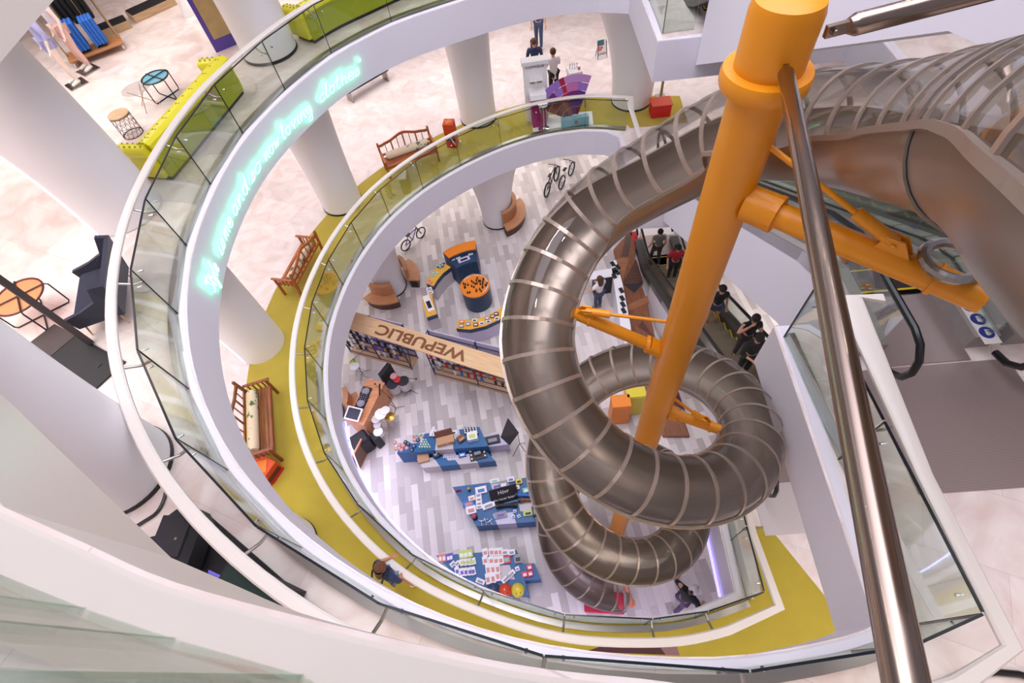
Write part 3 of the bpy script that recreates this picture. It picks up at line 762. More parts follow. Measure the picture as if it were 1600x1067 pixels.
    mb.build('hair', hair, root, smooth=True)
    if cap:
        mb = MB(); mb.smooth = True
        R = Matrix((side, look, hu)).transposed(); vs = []
        n, m = 16, 5
        for i in range(m + 1):
            ph = PI / 2 * i / m
            for k in range(n): vs.append(hd + hu * .045 + R @ Vector((.119 * math.cos(ph) * math.cos(2 * PI * k / n), .130 * math.cos(ph) * math.sin(2 * PI * k / n), .120 * math.sin(ph))))
        mb.add(vs, [(i * n + k, i * n + (k + 1) % n, (i + 1) * n + (k + 1) % n, (i + 1) * n + k) for i in range(m) for k in range(n)])
        b0 = hd + hu * .05 + look * .09
        mb.hull2([b0 - side * .07, b0 + side * .07, b0 + side * .05 + look * .07 - hu * .012, b0 - side * .05 + look * .07 - hu * .012], [b0 - side * .07 + hu * .01, b0 + side * .07 + hu * .01, b0 + side * .05 + look * .07 - hu * .004, b0 - side * .05 + look * .07 - hu * .004])
        mb.build('cap', cap, root)
    # top
    c3 = Chain(); hem = j['pel'] + (j['waist'] - j['pel']) * .1
    if coat: hm = lerp(j['hil'], j['knl'], .55).lerp(lerp(j['hir'], j['knr'], .55), .5); p = c3.pt(hm, .17); p = c3.pt(hem, .15, p)
    else: p = c3.pt(hem, .142)
    w = c3.pt(j['waist'], .128, p); ch = c3.pt(j['chest'], .158, w); nb3 = c3.pt(j['neck'] - (j['neck'] - j['chest']) * .25, .112, ch); c3.pt(j['neck'], .078, nb3)
    for sd in 'lr':
        sh, el, wr = j['sh' + sd], j['el' + sd], j['wr' + sd]
        a = c3.pt(sh, .092, ch); pts = [(lerp(sh, el, min(1, .6 * sleeve * 2)), .062)]
        if sleeve > .5: pts += [(el, .053), (lerp(el, wr, (sleeve - .5) * 1.9), .042)]
        c3.line(pts, a)
    skin_obj('top', c3.v, c3.e, c3.r, top, root)
    # trousers or shorts
    c4 = Chain(); p = c4.pt(j['pel'], .138)
    for sd in 'lr':
        hp, kn, an = j['hi' + sd], j['kn' + sd], j['an' + sd]
        a = c4.pt(hp, .108, p)
        if leg_len > .6: c4.line([(lerp(hp, kn, .45), .092), (kn, .07), (lerp(kn, an, .4), .068), (lerp(kn, an, .93), .055)], a)
        else: c4.line([(lerp(hp, kn, leg_len * .9), .098)], a)
    skin_obj('trousers' if leg_len > .6 else 'shorts', c4.v, c4.e, c4.r, legs, root)
    for sd in 'lr':
        an, to = j['an' + sd], j['to' + sd]; d = (to - an)
        c5 = Chain(); c5.line([(an - d * .28 + Vector((0, 0, -.03)), .043), (an + d * .35 - Vector((0, 0, .012)), .047), (to + d * .12, .038)]); skin_obj('shoe', c5.v, c5.e, c5.r, shoes, root, 1)
    return root
def heading(a, b, z):
    d = P(*b, z) - P(*a, z); return math.atan2(d.y, d.x) - PI / 2
# woman at the green handrail (middle floor): faces the opening, right hand on the rail
wl = Vector((-2.81, 1.94, Z1)); wh = math.atan2(.76, .65) - PI / 2
person('woman in navy top and light denim shorts leaning on the cream handrail with white sneakers', (wl.x, wl.y, Z1 + .01), wh,
       dict(pel=(0, -.02, .93), waist=(0, .0, 1.07), chest=(-.0, .0, 1.29), neck=(-.01, .02, 1.46), head=(-.01, .04, 1.59), look=(.45, 1, -.25), shl=(-.185, .02, 1.39), shr=(.185, .0, 1.39),
            ell=(-.28, .06, 1.16), wrl=(-.17, .24, 1.04), elr=(.27, .02, 1.13), wrr=(.15, .17, .96), knl=(-.12, .09, .5), anl=(-.14, -.02, .09), tol=(-.15, .15, .03), knr=(.13, .10, .5), anr=(.19, .07, .09), tor=(.31, .24, .03)),
       skin='skin_tan', hair='hair_blonde', hair_len=.26, top='cloth_navy', sleeve=.62, legs='denim_light', leg_len=.42, shoes='shoe_white', scale=.95)
bp_ = thing('backpack', 'small black backpack hanging behind the woman at the handrail', 'backpack', (wl.x, wl.y, Z1), wh)
mb = MB(); mb.box((-.0, -.25, 1.12), (.30, .13, .36), 0, .05); mb.build('bag_body', 'cloth_black', bp_); mb = MB(); mb.box((0, -.335, 1.04), (.22, .05, .18), 0, .02); mb.build('front_pocket', 'cloth_darkgrey', bp_)
for sg in (-1, 1):
    mb = MB(); mb.tube([(sg * .1, -.22, 1.28), (sg * .12, -.1, 1.46), (sg * .12, .08, 1.47)], .018, 6); mb.build('strap', 'cloth_black', bp_)
# man crossing the grey floor, lower right
ml = P(1058, 942, 0)
person('man in black top and white cap walking across the grey floor right of the slide', (ml.x, ml.y, 0), heading((1062, 945), (1120, 880), 0),
       dict(chest=(0, .05, 1.30), neck=(0, .09, 1.47), head=(0, .13, 1.60), look=(0, 1, -.2), shl=(-.22, .05, 1.41), shr=(.22, .05, 1.41), ell=(-.38, .1, 1.2), wrl=(-.40, .33, 1.15), elr=(.36, .02, 1.18), wrr=(.36, .2, 1.0), knl=(-.1, .2, .5), anl=(-.11, .24, .09), tol=(-.11, .4, .03), knr=(.1, -.05, .5), anr=(.1, -.27, .12), tor=(.1, -.12, .03)),
       hair='hair_dark', top='cloth_black', sleeve=.9, legs='cloth_purple', shoes='shoe_white', cap='cap_white')
# woman at the white counter beside the slide
q = P(934, 482, 0)
person('woman in white t-shirt and jeans standing at the black and white counter', (q.x, q.y, 0), heading((934, 482), (915, 440), 0) + .4, dict(ell=(-.30, .08, 1.15), wrl=(-.28, .30, 1.08), elr=(.27, .05, 1.12), wrr=(.2, .27, 1.05)), hair='hair_brown', hair_len=.2, top='shirt_white', sleeve=.5, legs='denim', shoes='cloth_black')
# man walking off the lowest escalator
q = P(1022, 412, 0)
person('man in grey t-shirt and dark trousers walking away at the foot of the lowest escalator', (q.x, q.y, .015), -GROT * 0 + GROT, dict(knl=(-.1, .16, .5), anl=(-.1, .2, .09), tol=(-.1, .36, .03), anr=(.1, -.22, .12), tor=(.1, -.08, .03), knr=(.1, -.02, .5)), hair='hair_dark', top='cloth_grey', sleeve=.45, legs='cloth_darkgrey', shoes='cloth_black')
# riders on the lowest escalator: facing up the flight (towards the camera side)
def rider(label, a, b, kw, J):
    z = esc_z(b, 0, Z1)
    person(label, G(a, b, z + .005), GROT + PI, J, **kw)
rider('woman in red top carrying a dark bag low on the lowest escalator', .82, 6.75, dict(hair='hair_dark', hair_len=.12, top='cloth_red', sleeve=.9, legs='cloth_black'), dict(look=(-.3, 1, -.2)))
rider('person in dark clothes and shorts higher than the red top woman on the lowest escalator', .95, 3.55, dict(hair='hair_dark', top='cloth_black', legs='denim', leg_len=.5, shoes='cloth_black', sleeve=.5), {})
rider('man in black t-shirt touching his face on the lowest escalator', 1.05, 1.95, dict(hair='hair_dark', top='cloth_black', sleeve=.45, legs='cloth_darkgrey'), dict(elr=(.33, .12, 1.2), wrr=(.12, .16, 1.52), ell=(-.24, .1, 1.14), wrl=(.0, .26, 1.08), look=(.2, 1, -.35)))
rider('woman with tied dark hair and black top, topmost rider on the lowest escalator', .75, 1.15, dict(hair='hair_dark', hair_len=.05, top='cloth_black', sleeve=.8, legs='cloth_black'), dict(look=(0, 1, -.4), elr=(.26, .1, 1.15), wrr=(.1, .28, 1.12)))
# people at the cosmetics stand on the middle floor
q = P(866, 155, Z1)
person('person in long white coat and dark trousers standing beside the white cosmetics stand', (q.x, q.y, Z1 + .01), .25, dict(ell=(-.24, .1, 1.14), wrl=(-.14, .28, 1.1), elr=(.24, .1, 1.14), wrr=(.12, .28, 1.1)), hair='hair_brown', top='shirt_white', sleeve=.95, coat=True, legs='cloth_black', shoes='cloth_black')
q = P(838, 138, Z1 + .01)
person('woman in dark blue top with long brown hair behind the white cosmetics stand', (q.x, q.y, Z1 + .01), PI, dict(look=(0, 1, -.35)), hair='hair_brown', hair_len=.22, top='cloth_navy', sleeve=.6, legs='cloth_black')
q = P(843, 76, Z1 + .01)
person('person in blue jeans walking at the top of the photo, head hidden by the slab', (q.x, q.y, Z1 + .01), 2.9, dict(knl=(-.09, .12, .5), anl=(-.09, .16, .09), tol=(-.09, .3, .03)), hair='hair_dark', top='cloth_navy', sleeve=.9, legs='denim', shoes='cloth_black')
# ================================================================ furniture of the middle floor
wood('teak', s(196, 112, 58), s(150, 76, 38), 2.5); wood('teak_dark', s(160, 92, 56), s(112, 60, 36), 2.5)
def floral():
    m, nt, b = new_mat('leaf_fabric')
    tc = nt.nodes.new('ShaderNodeTexCoord'); v = nt.nodes.new('ShaderNodeTexVoronoi'); v.inputs['Scale'].default_value = 5.5
    r = ramp(nt, [(.0, s(70, 96, 70)), (.30, s(120, 134, 92)), (.42, s(226, 214, 186)), (.8, s(232, 206, 178))])
    n = nt.nodes.new('ShaderNodeTexNoise'); n.inputs['Scale'].default_value = 6
    mx = nt.nodes.new('ShaderNodeMix'); mx.data_type = 'RGBA'; mx.inputs[0].default_value = .35
    nt.links.new(tc.outputs['Object'], n.inputs['Vector']); nt.links.new(tc.outputs['Object'], mx.inputs[6]); nt.links.new(n.outputs['Color'], mx.inputs[7])
    nt.links.new(mx.outputs[2], v.inputs['Vector']); nt.links.new(v.outputs['Distance'], r.inputs[0]); nt.links.new(r.outputs[0], b.inputs['Base Color']); b.inputs['Roughness'].default_value = .9
floral()
def garden_bench(label, pa, pb, z, L, wd='teak'):
    c, rz, _ = fr(pa, pb, z)
    t = thing('garden_bench', label, 'bench', c, rz); D_ = .52
    mb = MB()
    for k in range(6): mb.box((0, .03 + k * .088, .42), (L - .1, .074, .025), 0, .006)
    mb.box((0, .0, .375), (L - .08, .03, .06)); mb.box((0, D_ - .04, .375), (L - .08, .03, .06))
    mb.build('seat', wd, t)
    for x in (-L / 2 + .03, L / 2 - .03):
        mb = MB(); mb.box((x, .0, .32), (.06, .06, .64), 0, .006); mb.build('leg', wd, t)
        mb = MB(); mb.hull2([(x - .03, D_ - .03, 0), (x + .03, D_ - .03, 0), (x + .03, D_ + .03, 0), (x - .03, D_ + .03, 0)], [(x - .03, D_ + .06, .92), (x + .03, D_ + .06, .92), (x + .03, D_ + .11, .92), (x - .03, D_ + .11, .92)]); mb.build('leg', wd, t)
        mb = MB(); mb.box((x, .22, .655), (.075, .62, .03), 0, .008)
        for k in range(4): mb.box((x, .1 + k * .11, .52), (.018, .03, .24))
        mb.build('armrest', wd, t)
    mb = MB(); n = 16
    def top(u): return .88 + .17 * math.exp(-((u) / .42) ** 2) - (.03 if abs(u) > .8 else 0)
    y = D_ + .07
    for k in range(n):
        u0, u1 = -1 + 2 * k / n, -1 + 2 * (k + 1) / n; x0, x1 = u0 * (L / 2 - .05), u1 * (L / 2 - .05)
        mb.hull2([(x0, y - .02, top(u0) - .075), (x0, y + .02, top(u0) - .075), (x0, y + .02, top(u0)), (x0, y - .02, top(u0))], [(x1, y - .02, top(u1) - .075), (x1, y + .02, top(u1) - .075), (x1, y + .02, top(u1)), (x1, y - .02, top(u1))])
    mb.build('top_rail', wd, t)
    mb = MB(); mb.box((0, y - .02, .50), (L - .12, .035, .06))
    for k in range(1, 8):
        u = -1 + k / 4; mb.box((u * (L / 2 - .05), y - .01, (.5 + top(u) - .05) / 2 + 0), (.045 if k % 2 == 0 else .022, .022, top(u) - .56))
    mb.build('back_splats', wd, t)
    return t
def bolster(label, bench, L, r=.12):
    o = thing('bolster_cushion', label, 'cushion', bench.location, bench.rotation_euler.z)
    mb = MB(); pts = [(-L / 2, .36, .435 + r), (-L / 2 + .04, .36, .435 + r), (L / 2 - .04, .36, .435 + r), (L / 2, .36, .435 + r)]
    mb.tube(pts, [r * .8, r, r, r * .8], 20); mb.build('cover', 'leaf_fabric', o, smooth=True); return o
b1 = garden_bench('orange slatted garden bench with arched back and leaf print bolster behind the curved handrail', (611, 279), (686, 252), Z1 + .01, 1.72)
bolster('pale leaf print bolster cushion on the bench nearest the red box', b1, 1.4)
b2 = garden_bench('brown slatted garden bench seen from behind between two left columns', (482, 393), (445, 461), Z1 + .01, 1.62)
bolster('pale bolster cushion half hidden behind the back of the bench between two columns', b2, 1.3, .11)
b3 = garden_bench('dark brown garden bench below the column with light strip, its back to the left', (441, 713), (435, 619), Z1 + .01, 1.85, 'teak_dark')
bolster('green monstera leaf print bolster on the dark brown bench', b3, 1.5)
for nm, c in (('red_orange', (214, 70, 30)), ('orange', (226, 122, 36)), ('maroon', (92, 28, 38)), ('bright_red', (206, 30, 32)), ('magenta', (176, 20, 110)), ('magenta_dark', (140, 14, 92))): mat(nm, s(*c), .5)
def red_box(label, px, z, w, h, rz):
    p = P(*px, z); t = thing('color_block_pedestal', label, 'pedestal', (p.x, p.y, z), rz)
    mb = MB(); mb.box((0, 0, h / 2), (w, w, h), 0, .01); mb.build('body', 'red_orange', t)
    mb = MB(); mb.box((0, 0, h + .006), (w * .6, w * .6, .012), .6); mb.build('top_inlay', 'orange', t)
    mb = MB(); mb.box((.02, -w / 2 - .005, h * .45), (w * .75, .012, h * .32)); mb.build('dark_panel', 'maroon', t)
    mb = MB(); mb.box((.04, -w / 2 - .005, h * .12), (w * .8, .012, h * .2)); mb.build('red_panel', 'bright_red', t)
    return t
red_box('tall orange and red box beside the column at the end of the orange bench', (708, 226), Z1 + .01, .34, .85, -.25)
red_box('low red and orange box half hidden under the slab edge beside the dark bench', (421, 740), Z1 + .01, .48, .42, 1.0)
p = P(1030, 178, Z1); t = thing('red_cabinet', 'low bright red cabinet beside the flared white column at the top', 'cabinet', (p.x, p.y, Z1), GROT)
mb = MB(); mb.box((0, 0, .22), (.62, .45, .42), 0, .012); mb.build('body', 'bright_red', t); mb = MB(); mb.box((0, 0, .44), (.66, .49, .03)); mb.build('top', 'red_orange', t)
p = P(1037, 160, Z1); t = thing('sign_post', 'thin grey post standing behind the red cabinet', 'post', (p.x, p.y + .35, Z1))
mb = MB(); mb.box((0, 0, .75), (.08, .05, 1.5)); mb.build('post', 'steel', t); mb = MB(); mb.box((0, 0, .01), (.3, .3, .02)); mb.build('base', 'steel', t)
# cosmetics stand
mat('pure_white', s(250, 248, 250), .35); mat('grey_letter', s(150, 148, 160), .5); mat('aqua_panel', s(150, 196, 214), .2); mat('gold_brown', s(150, 124, 70), .4)
pl, pr_ = P(823, 193, Z1), P(858, 188, Z1); c = (pl + pr_) / 2; rz = math.atan2(pr_.y - pl.y, pr_.x - pl.x); W_ = .74; H_ = 2.0
t = thing('cosmetics_stand', 'tall white cosmetics stand with brand lettering on its head panel', 'display stand', (c.x, c.y, Z1 + .012), rz)
mb = MB(); mb.box((0, .12, H_ / 2), (W_, .16, H_), 0, .01); mb.build('back_panel', 'pure_white', t)
mb = MB(); mb.box((0, .06, H_ + .03), (W_ + .1, .32, .12), 0, .01); mb.build('head_box', 'pure_white', t)
text_mesh('CLINIQUE', .13, .006, 'grey_letter', 'lettering', t, Matrix.Translation((0, .032, H_ - .14)) @ Matrix.Rotation(PI / 2, 4, 'X'))
mb = MB(); mb.box((0, -.12, H_ - .42), (.42, .34, .03)); mb.build('shelf', 'pure_white', t)
mb = MB(); mb.box((-.1, .03, H_ - .62), (.16, .02, .09)); mb.box((.12, .03, H_ - .62), (.16, .02, .09)); mb.build('shelf_insert', 'gold_brown', t)
def plinth(label, px, z, w, h, rz, tops=0):
    p = P(*px, z); t = thing('display_plinth', label, 'plinth', (p.x, p.y, z), rz)
    mb = MB(); mb.box((0, 0, h * .42), (w, w, h * .84)); mb.build('body', 'magenta', t)
    mb = MB(); mb.box((0, -w / 2 - .004, h * .42), (.012, .008, h * .8)); mb.box((0, -w / 2 - .004, h * .5), (w, .008, .012)); mb.build('panel_lines', 'magenta_dark', t)
    mb = MB(); mb.box((0, 0, h * .92), (w + .06, w + .06, h * .16), 0, .01); mb.build('top', 'pure_white', t)
    return t, p
t1, p1 = plinth('magenta plinth with white top standing in front of the white cosmetics stand', (842, 192), Z1 + .04, .46, 1.15, rz)
t2, p2 = plinth('magenta plinth with white top and small bottles behind the color fan', (897, 152), Z1, .40, 1.0, .05)
bt = None
for k in range(4):
    mb = MB(); 
    q = thing('lotion_bottle', 'small white lotion bottle on the plinth behind the color fan', 'bottle', (p2.x - .14 + k * .08, p2.y + .06, Z1 + 1.0), 0, 'white bottles on the magenta plinth')
    mb.lathe([(.025, 0), (.025, .11), (.012, .13)], 10); mb.build('bottle_body', 'pure_white', q); mb = MB(); mb.lathe([(.013, .13), (.013, .17)], 8); mb.build('cap', 'grey_letter' if k < 3 else 'magenta', q)
mat('pink_card', s(238, 120, 130), .5)
mb = MB(); mb.box((0, 0, .05), (.08, .02, .1)); o = mb.build('price_card', 'pink_card'); o.location = (p2.x + .14, p2.y - .08, Z1 + 1.0); tag(o, 'small pink card at the front of the plinth with bottles', 'card')
# base board and fan of shades
mb = MB(); pp = [P(*q, Z1) for q in ((829, 184), (925, 175), (927, 196), (833, 207))]
mb.prism([(p.x, p.y) for p in pp], Z1 + .010, Z1 + .035); tag(mb.build('base_board', 'pure_white'), 'flat white base board under the color fan and chrome foot', 'board')
p = P(899, 197, Z1); fan = thing('color_fan', 'large upright fan of purple, pink and brown color squares on an aqua base', 'display', (p.x, p.y, Z1 + .036), .0)
cols = {'violet': (150, 110, 190), 'lilac': (190, 140, 200), 'plum': (110, 40, 110), 'crimson': (170, 20, 60), 'rosewood': (120, 60, 60), 'deep_purple': (84, 50, 130), 'brown_rose': (136, 84, 70), 'wine': (100, 24, 44), 'mauve_pink': (196, 110, 170)}
for k, v in cols.items(): mat('shade_' + k, s(*v), .45)
tilt = Matrix.Rotation(-.3, 4, 'X')
grid = [['wine', 'wine', 'brown_rose', 'brown_rose', 'plum', 'wine'], ['wine', 'rosewood', 'brown_rose', 'rosewood', 'deep_purple', 'deep_purple'], ['rosewood', 'wine', 'crimson', 'crimson', 'plum', 'deep_purple'], ['wine', 'plum', 'violet', 'crimson', 'mauve_pink', 'violet'], ['wine', 'violet', 'violet', 'crimson', 'lilac', 'lilac']]
A0, A1 = math.radians(152), math.radians(66)
lim = [(0, .14), (.14, .34), (.34, .50), (.50, .58), (.58, .80), (.80, 1)]
for i, row in enumerate(grid):
    r0, r1 = .25 + i * .24, .25 + i * .24 + .225
    for k, nm in enumerate(row):
        a0, a1 = A0 + (A1 - A0) * lim[k][0], A0 + (A1 - A0) * lim[k][1]; mb = MB(); n = 5; lo, hi = [], []
        for yy, out in ((-.012, lo), (.012, hi)):
            for q in range(n + 1): a = a0 + (a1 - a0) * q / n; out.append(tilt @ Vector((r1 * math.cos(a), yy, r1 * math.sin(a) + .1)))
            for q in range(n, -1, -1): a = a0 + (a1 - a0) * q / n; out.append(tilt @ Vector((r0 * math.cos(a), yy, r0 * math.sin(a) + .1)))
        mb.hull2(lo, hi); mb.build('color_square', 'shade_' + nm, fan)
mb = MB(); mb.box((-.02, 0, .16), (.9, .2, .3), 0, .01); mb.build('base', 'aqua_panel', fan)
mb = MB(); mb.cyl((0, -.14, .2), (0, -.10, .2), .05, n=16); mb.build('pivot_disc', 'chrome', fan)
p = P(850, 203, Z1); t = thing('chrome_stand', 'slim chrome stand on a round chrome foot in front of the magenta plinth', 'stand', (p.x, p.y, Z1 + .036))
mb = MB(); mb.lathe([(.19, 0), (.19, .012), (.06, .04), (.03, .07)], 28); mb.build('foot', 'chrome', t, smooth=True); mb = MB(); mb.lathe([(.02, .06), (.02, .85)], 12); mb.build('pole', 'chrome', t); mb = MB(); mb.lathe([(.15, .85), (.16, .88), (.15, .91)], 24); mb.build('tray', 'pure_white', t)
# easel sign by the flared column
mat('sign_teal', s(60, 110, 120), .5); mat('sign_white', s(240, 236, 236), .5); mat('letter_red', s(210, 60, 70), .5); mat('letter_dark', s(70, 62, 66), .5)
p = P(941, 92, Z1); t = thing('easel_sign', 'small easel sign with red SP lettering half hidden by the flared column', 'sign', (p.x, p.y, Z1 + .004), .1); t.scale = (.62,) * 3
R = Matrix.Rotation(-.22, 4, 'X')
mb = MB(); mb.T = R; mb.box((0, 0, .55), (.62, .03, 1.0)); mb.build('board', 'sign_white', t)
mb = MB(); mb.T = R; mb.box((-.08, -.018, .88), (.4, .008, .3)); mb.build('picture', 'sign_teal', t)
text_mesh('SP', .30, .004, 'letter_red', 'lettering', t, R @ Matrix.Translation((-.1, -.022, .56)) @ Matrix.Rotation(PI / 2, 4, 'X'), bold=.01)
text_mesh('LINED', .17, .004, 'letter_dark', 'lettering', t, R @ Matrix.Translation((.0, -.022, .28)) @ Matrix.Rotation(PI / 2, 4, 'X'))
for x in (-.28, .28):
    mb = MB(); mb.bar((x, .0, .02), (x * .9, .12, .95), .03, .03); mb.bar((x, .42, .01), (x * .9, .13, .95), .03, .03); mb.build('leg', 'letter_dark', t)
# dark tilted board under the neon lip
pa, pb = P(545, 165, Z1), P(607, 128, Z1); c = (pa + pb) / 2; d = pb - pa
t = thing('low_bench', 'dark low bench top showing under the neon lettered lip', 'bench', (c.x, c.y + .2, Z1), math.atan2(d.y, d.x))
mb = MB(); mb.box((0, 0, .42), (d.length, .4, .06), 0, .01); mb.build('top', 'black', t)
for x in (-1, 1): mb = MB(); mb.box((x * (d.length / 2 - .1), 0, .2), (.05, .36, .4)); mb.build('leg', 'steel', t)

# ================================================================ upper floor, far left shop front
mat('sofa_yellow', s(232, 224, 40), .32, coat=.3, vary=.06, vscale=5); mat('sofa_olive', s(176, 184, 32), .4); mat('sofa_button', s(150, 146, 20), .5)
def chesterfield(label, pxs, side_arm, dp=.7):
    pts = [P(x, y, Z2) for x, y in pxs]; o = pts[0]
    path = [Vector((q.x - o.x, q.y - o.y, .0)) for q in catmull(pts, 5)]
    t = thing('chesterfield_sofa', label, 'sofa', (o.x, o.y, Z2 + .004))
    sg = side_arm
    mb = MB(); prof = [(0, .08), (sg * .16, .08), (sg * .20, .40), (sg * .24, .62), (sg * .24, .70), (sg * .18, .765), (sg * .07, .775), (sg * .0, .74), (sg * -.02, .66), (sg * .0, .60)]
    mb.sweep(path, prof); mb.build('back', 'sofa_olive', t, smooth=True)
    mb = MB(); mb.sweep(path, [(sg * .27, .58), (sg * .29, .70), (sg * .21, .81), (sg * .06, .825), (sg * -.04, .77), (sg * -.06, .66), (sg * .0, .60), (sg * .12, .66)])
    mb.mi = 1; off = offset(path, sg * .13); off2 = offset(path, sg * .07)
    for i in range(0, len(off)):
        mb.ball((off[i].x, off[i].y, .818), (.022, .022, .012), 8, 4)
        if i % 2 == 0: mb.ball((off2[i].x, off2[i].y, .822), (.018, .018, .010), 8, 4)
    mb.build('tufted_roll', ['sofa_yellow', 'sofa_button'], t, smooth=True)
    mb = MB(); mb.sweep(path, [(sg * .2, .1), (sg * dp, .1), (sg * (dp + .02), .38), (sg * (dp - .02), .43), (sg * .2, .43)]); mb.build('seat', 'sofa_yellow', t, smooth=False)
    for i0, i1 in ((0, 1), (-1, -2)):
        a, b = path[i0], path[i1]; d = (Vector(a) - Vector(b)).normalized(); nrm = Vector((-d.y, d.x, 0)) * (1 if i0 == -1 else -1) * sg
        q0 = Vector(a) + nrm * .06; q1 = Vector(a) + nrm * dp
        mb = MB(); mb.bar(q0 + Vector((0, 0, .36)), q1 + Vector((0, 0, .36)), .18, .5); mb.tube([q0 + Vector((0, 0, .66)), q1 + Vector((0, 0, .60))], .125, 16)
        dk = 9
        mb.mi = 1
        for k in range(5):
            for w in (-.05, .05): q = q0.lerp(q1, .1 + .2 * k); mb.ball((q.x + d.x * w, q.y + d.y * w, .775 - .06 * k / 5), (.02, .02, .014), 8, 4)
        mb.build('armrest', ['sofa_yellow', 'sofa_button'], t, smooth=True)
    mb = MB(); mb.sweep(path, [(sg * .04, 0), (sg * (dp - .06), 0), (sg * (dp - .06), .08), (sg * .04, .08)]); mb.build('plinth_base', 'black', t)
    return t
chesterfield('curved tufted yellow green sofa along the left handrail near the round tables', [(274, 282), (298, 253), (342, 198), (384, 146)], 1)
chesterfield('second tufted yellow green sofa, cut by the top edge beside the pale column', [(494, 69), (530, 47), (578, 24), (645, -6), (720, -30)], 1)
mat('tray_blue', s(118, 176, 196), .12); mat('tray_orange', s(238, 142, 96), .3); mat('wire_black', s(20, 22, 30), .4); mat('wire_gold', s(186, 160, 130), .3, .8); wood('pale_wood', s(206, 176, 140), s(186, 152, 116), 3)
def tray_table(label, px, h, r, m, rim, hoop_rz, zf=Z2):
    p = P(*px, zf + h); t = thing('tray_table', label, 'side table', (p.x, p.y, zf))
    mb = MB(); mb.lathe([(r, h - .012), (r, h)], 36); mb.build('top', m, t)
    mb = MB(); mb.tube([(r * math.cos(2 * PI * k / 40), r * math.sin(2 * PI * k / 40), h + .006) for k in range(40)], .016, 6, closed=True); mb.build('rim', rim, t)
    for k in range(2):
        a = hoop_rz + k * PI / 2; e = Vector((math.cos(a), math.sin(a), 0)); w = r * 1.15
        pts = [e * w * .9 * -1 + Vector((0, 0, h + .02)), e * -w + Vector((0, 0, h - .02)), e * -w + Vector((0, 0, .05)), e * -w * .93 + Vector((0, 0, .012)), e * w * .93 + Vector((0, 0, .012)), e * w + Vector((0, 0, .05)), e * w + Vector((0, 0, h - .02)), e * w * .9 + Vector((0, 0, h + .02))]
        mb = MB(); mb.tube(pts, .012, 6, closed=True); mb.build('wire_hoop', 'wire_black', t)
    return t
tray_table('round blue tray table with black wire hoops beside the yellow sofa', (242, 121), .45, .28, 'tray_blue', 'wire_black', .9)
tray_table('round orange tray table with black wire hoops behind the black pole', (29, 464), .47, .36, 'tray_orange', 'maroon', .5)
p = P(212, 138, Z2 + .45); t = thing('glass_table', 'round clear glass table on crossed thin gold legs', 'side table', (p.x, p.y, Z2))
mb = MB(); mb.lathe([(.30, .44), (.30, .452)], 36); mb.build('top', 'clear_acrylic', t)
for k in range(3):
    a = k * 2 * PI / 3 + .5; mb = MB(); mb.tube([(.24 * math.cos(a), .24 * math.sin(a), .008), (-.2 * math.cos(a), -.2 * math.sin(a), .44)], .008, 6); mb.build('leg', 'wire_gold', t)
p = P(184, 178, Z2 + .46); t = thing('wire_drum_table', 'drum side table with pale wood top and black wire cage', 'side table', (p.x, p.y, Z2))
mb = MB(); mb.lathe([(.205, .44), (.205, .465)], 36); mb.build('top', 'pale_wood', t)
cage = MB()
for h in (.01, .43): cage.tube([(.2 * math.cos(2 * PI * k / 28), .2 * math.sin(2 * PI * k / 28), h) for k in range(28)], .007, 5, closed=True)
for row in range(4):
    z0 = .015 + row * .103
    for k in range(14):
        a = 2 * PI * (k + .5 * (row % 2)) / 14; da = 2 * PI / 28
        f = lambda aa, zz: (.2 * math.cos(aa), .2 * math.sin(aa), zz)
        cage.tube([f(a - da, z0 + .03), f(a - da, z0 + .08), f(a, z0 + .105), f(a + da, z0 + .08), f(a + da, z0 + .03), f(a, z0)], .0045, 4)
cage.build('wire_cage', 'wire_black', t)
# wing chair
mat('chair_navy', s(26, 28, 52), .9, sheen=.3)
ft, ne = P(168, 368, Z2 + .86), P(158, 448, Z2 + .86); dd_ = ft - ne; w_ = dd_.length; mid = (ft + ne) / 2; fz = math.atan2(dd_.y, dd_.x)
fwd = Vector((-dd_.y, dd_.x, 0)).normalized(); cc = mid + fwd * .42
ch = thing('wing_chair', 'navy wing back armchair beside the left handrail', 'armchair', (cc.x, cc.y, Z2 + .003), fz); hw_ = w_ / 2
mb = MB(); mb.box((0, .05, .32), (w_ - .1, .62, .16), 0, .04); mb.build('seat', 'chair_navy', ch)
mb = MB(); mb.hull2([(-hw_ + .04, -.30, .22), (hw_ - .04, -.30, .22), (hw_ - .04, -.20, .22), (-hw_ + .04, -.20, .22)], [(-hw_, -.44, .84), (hw_, -.44, .86), (hw_, -.37, .86), (-hw_, -.37, .84)]); mb.build('backrest', 'chair_navy', ch)
for sx in (-1, 1):
    a = [(sx * (hw_ - .05), -.30, .22), (sx * (hw_ - .02), .36, .22), (sx * hw_, .40, .46), (sx * hw_, .12, .52), (sx * hw_, -.14, .62), (sx * (hw_ + .03), -.26, .90), (sx * hw_, -.44, .86)]
    mb = MB(); mb.hull2(a, [(x - sx * .06, y + .005, z) for x, y, z in a]); mb.build('wing', 'chair_navy', ch)
    for y in (-.2, .3): mb = MB(); mb.cyl((sx * (hw_ - .1), y, .25), (sx * (hw_ - .06), y * 1.12, .004), .018, .010, 8); mb.build('leg', 'wire_gold', ch)
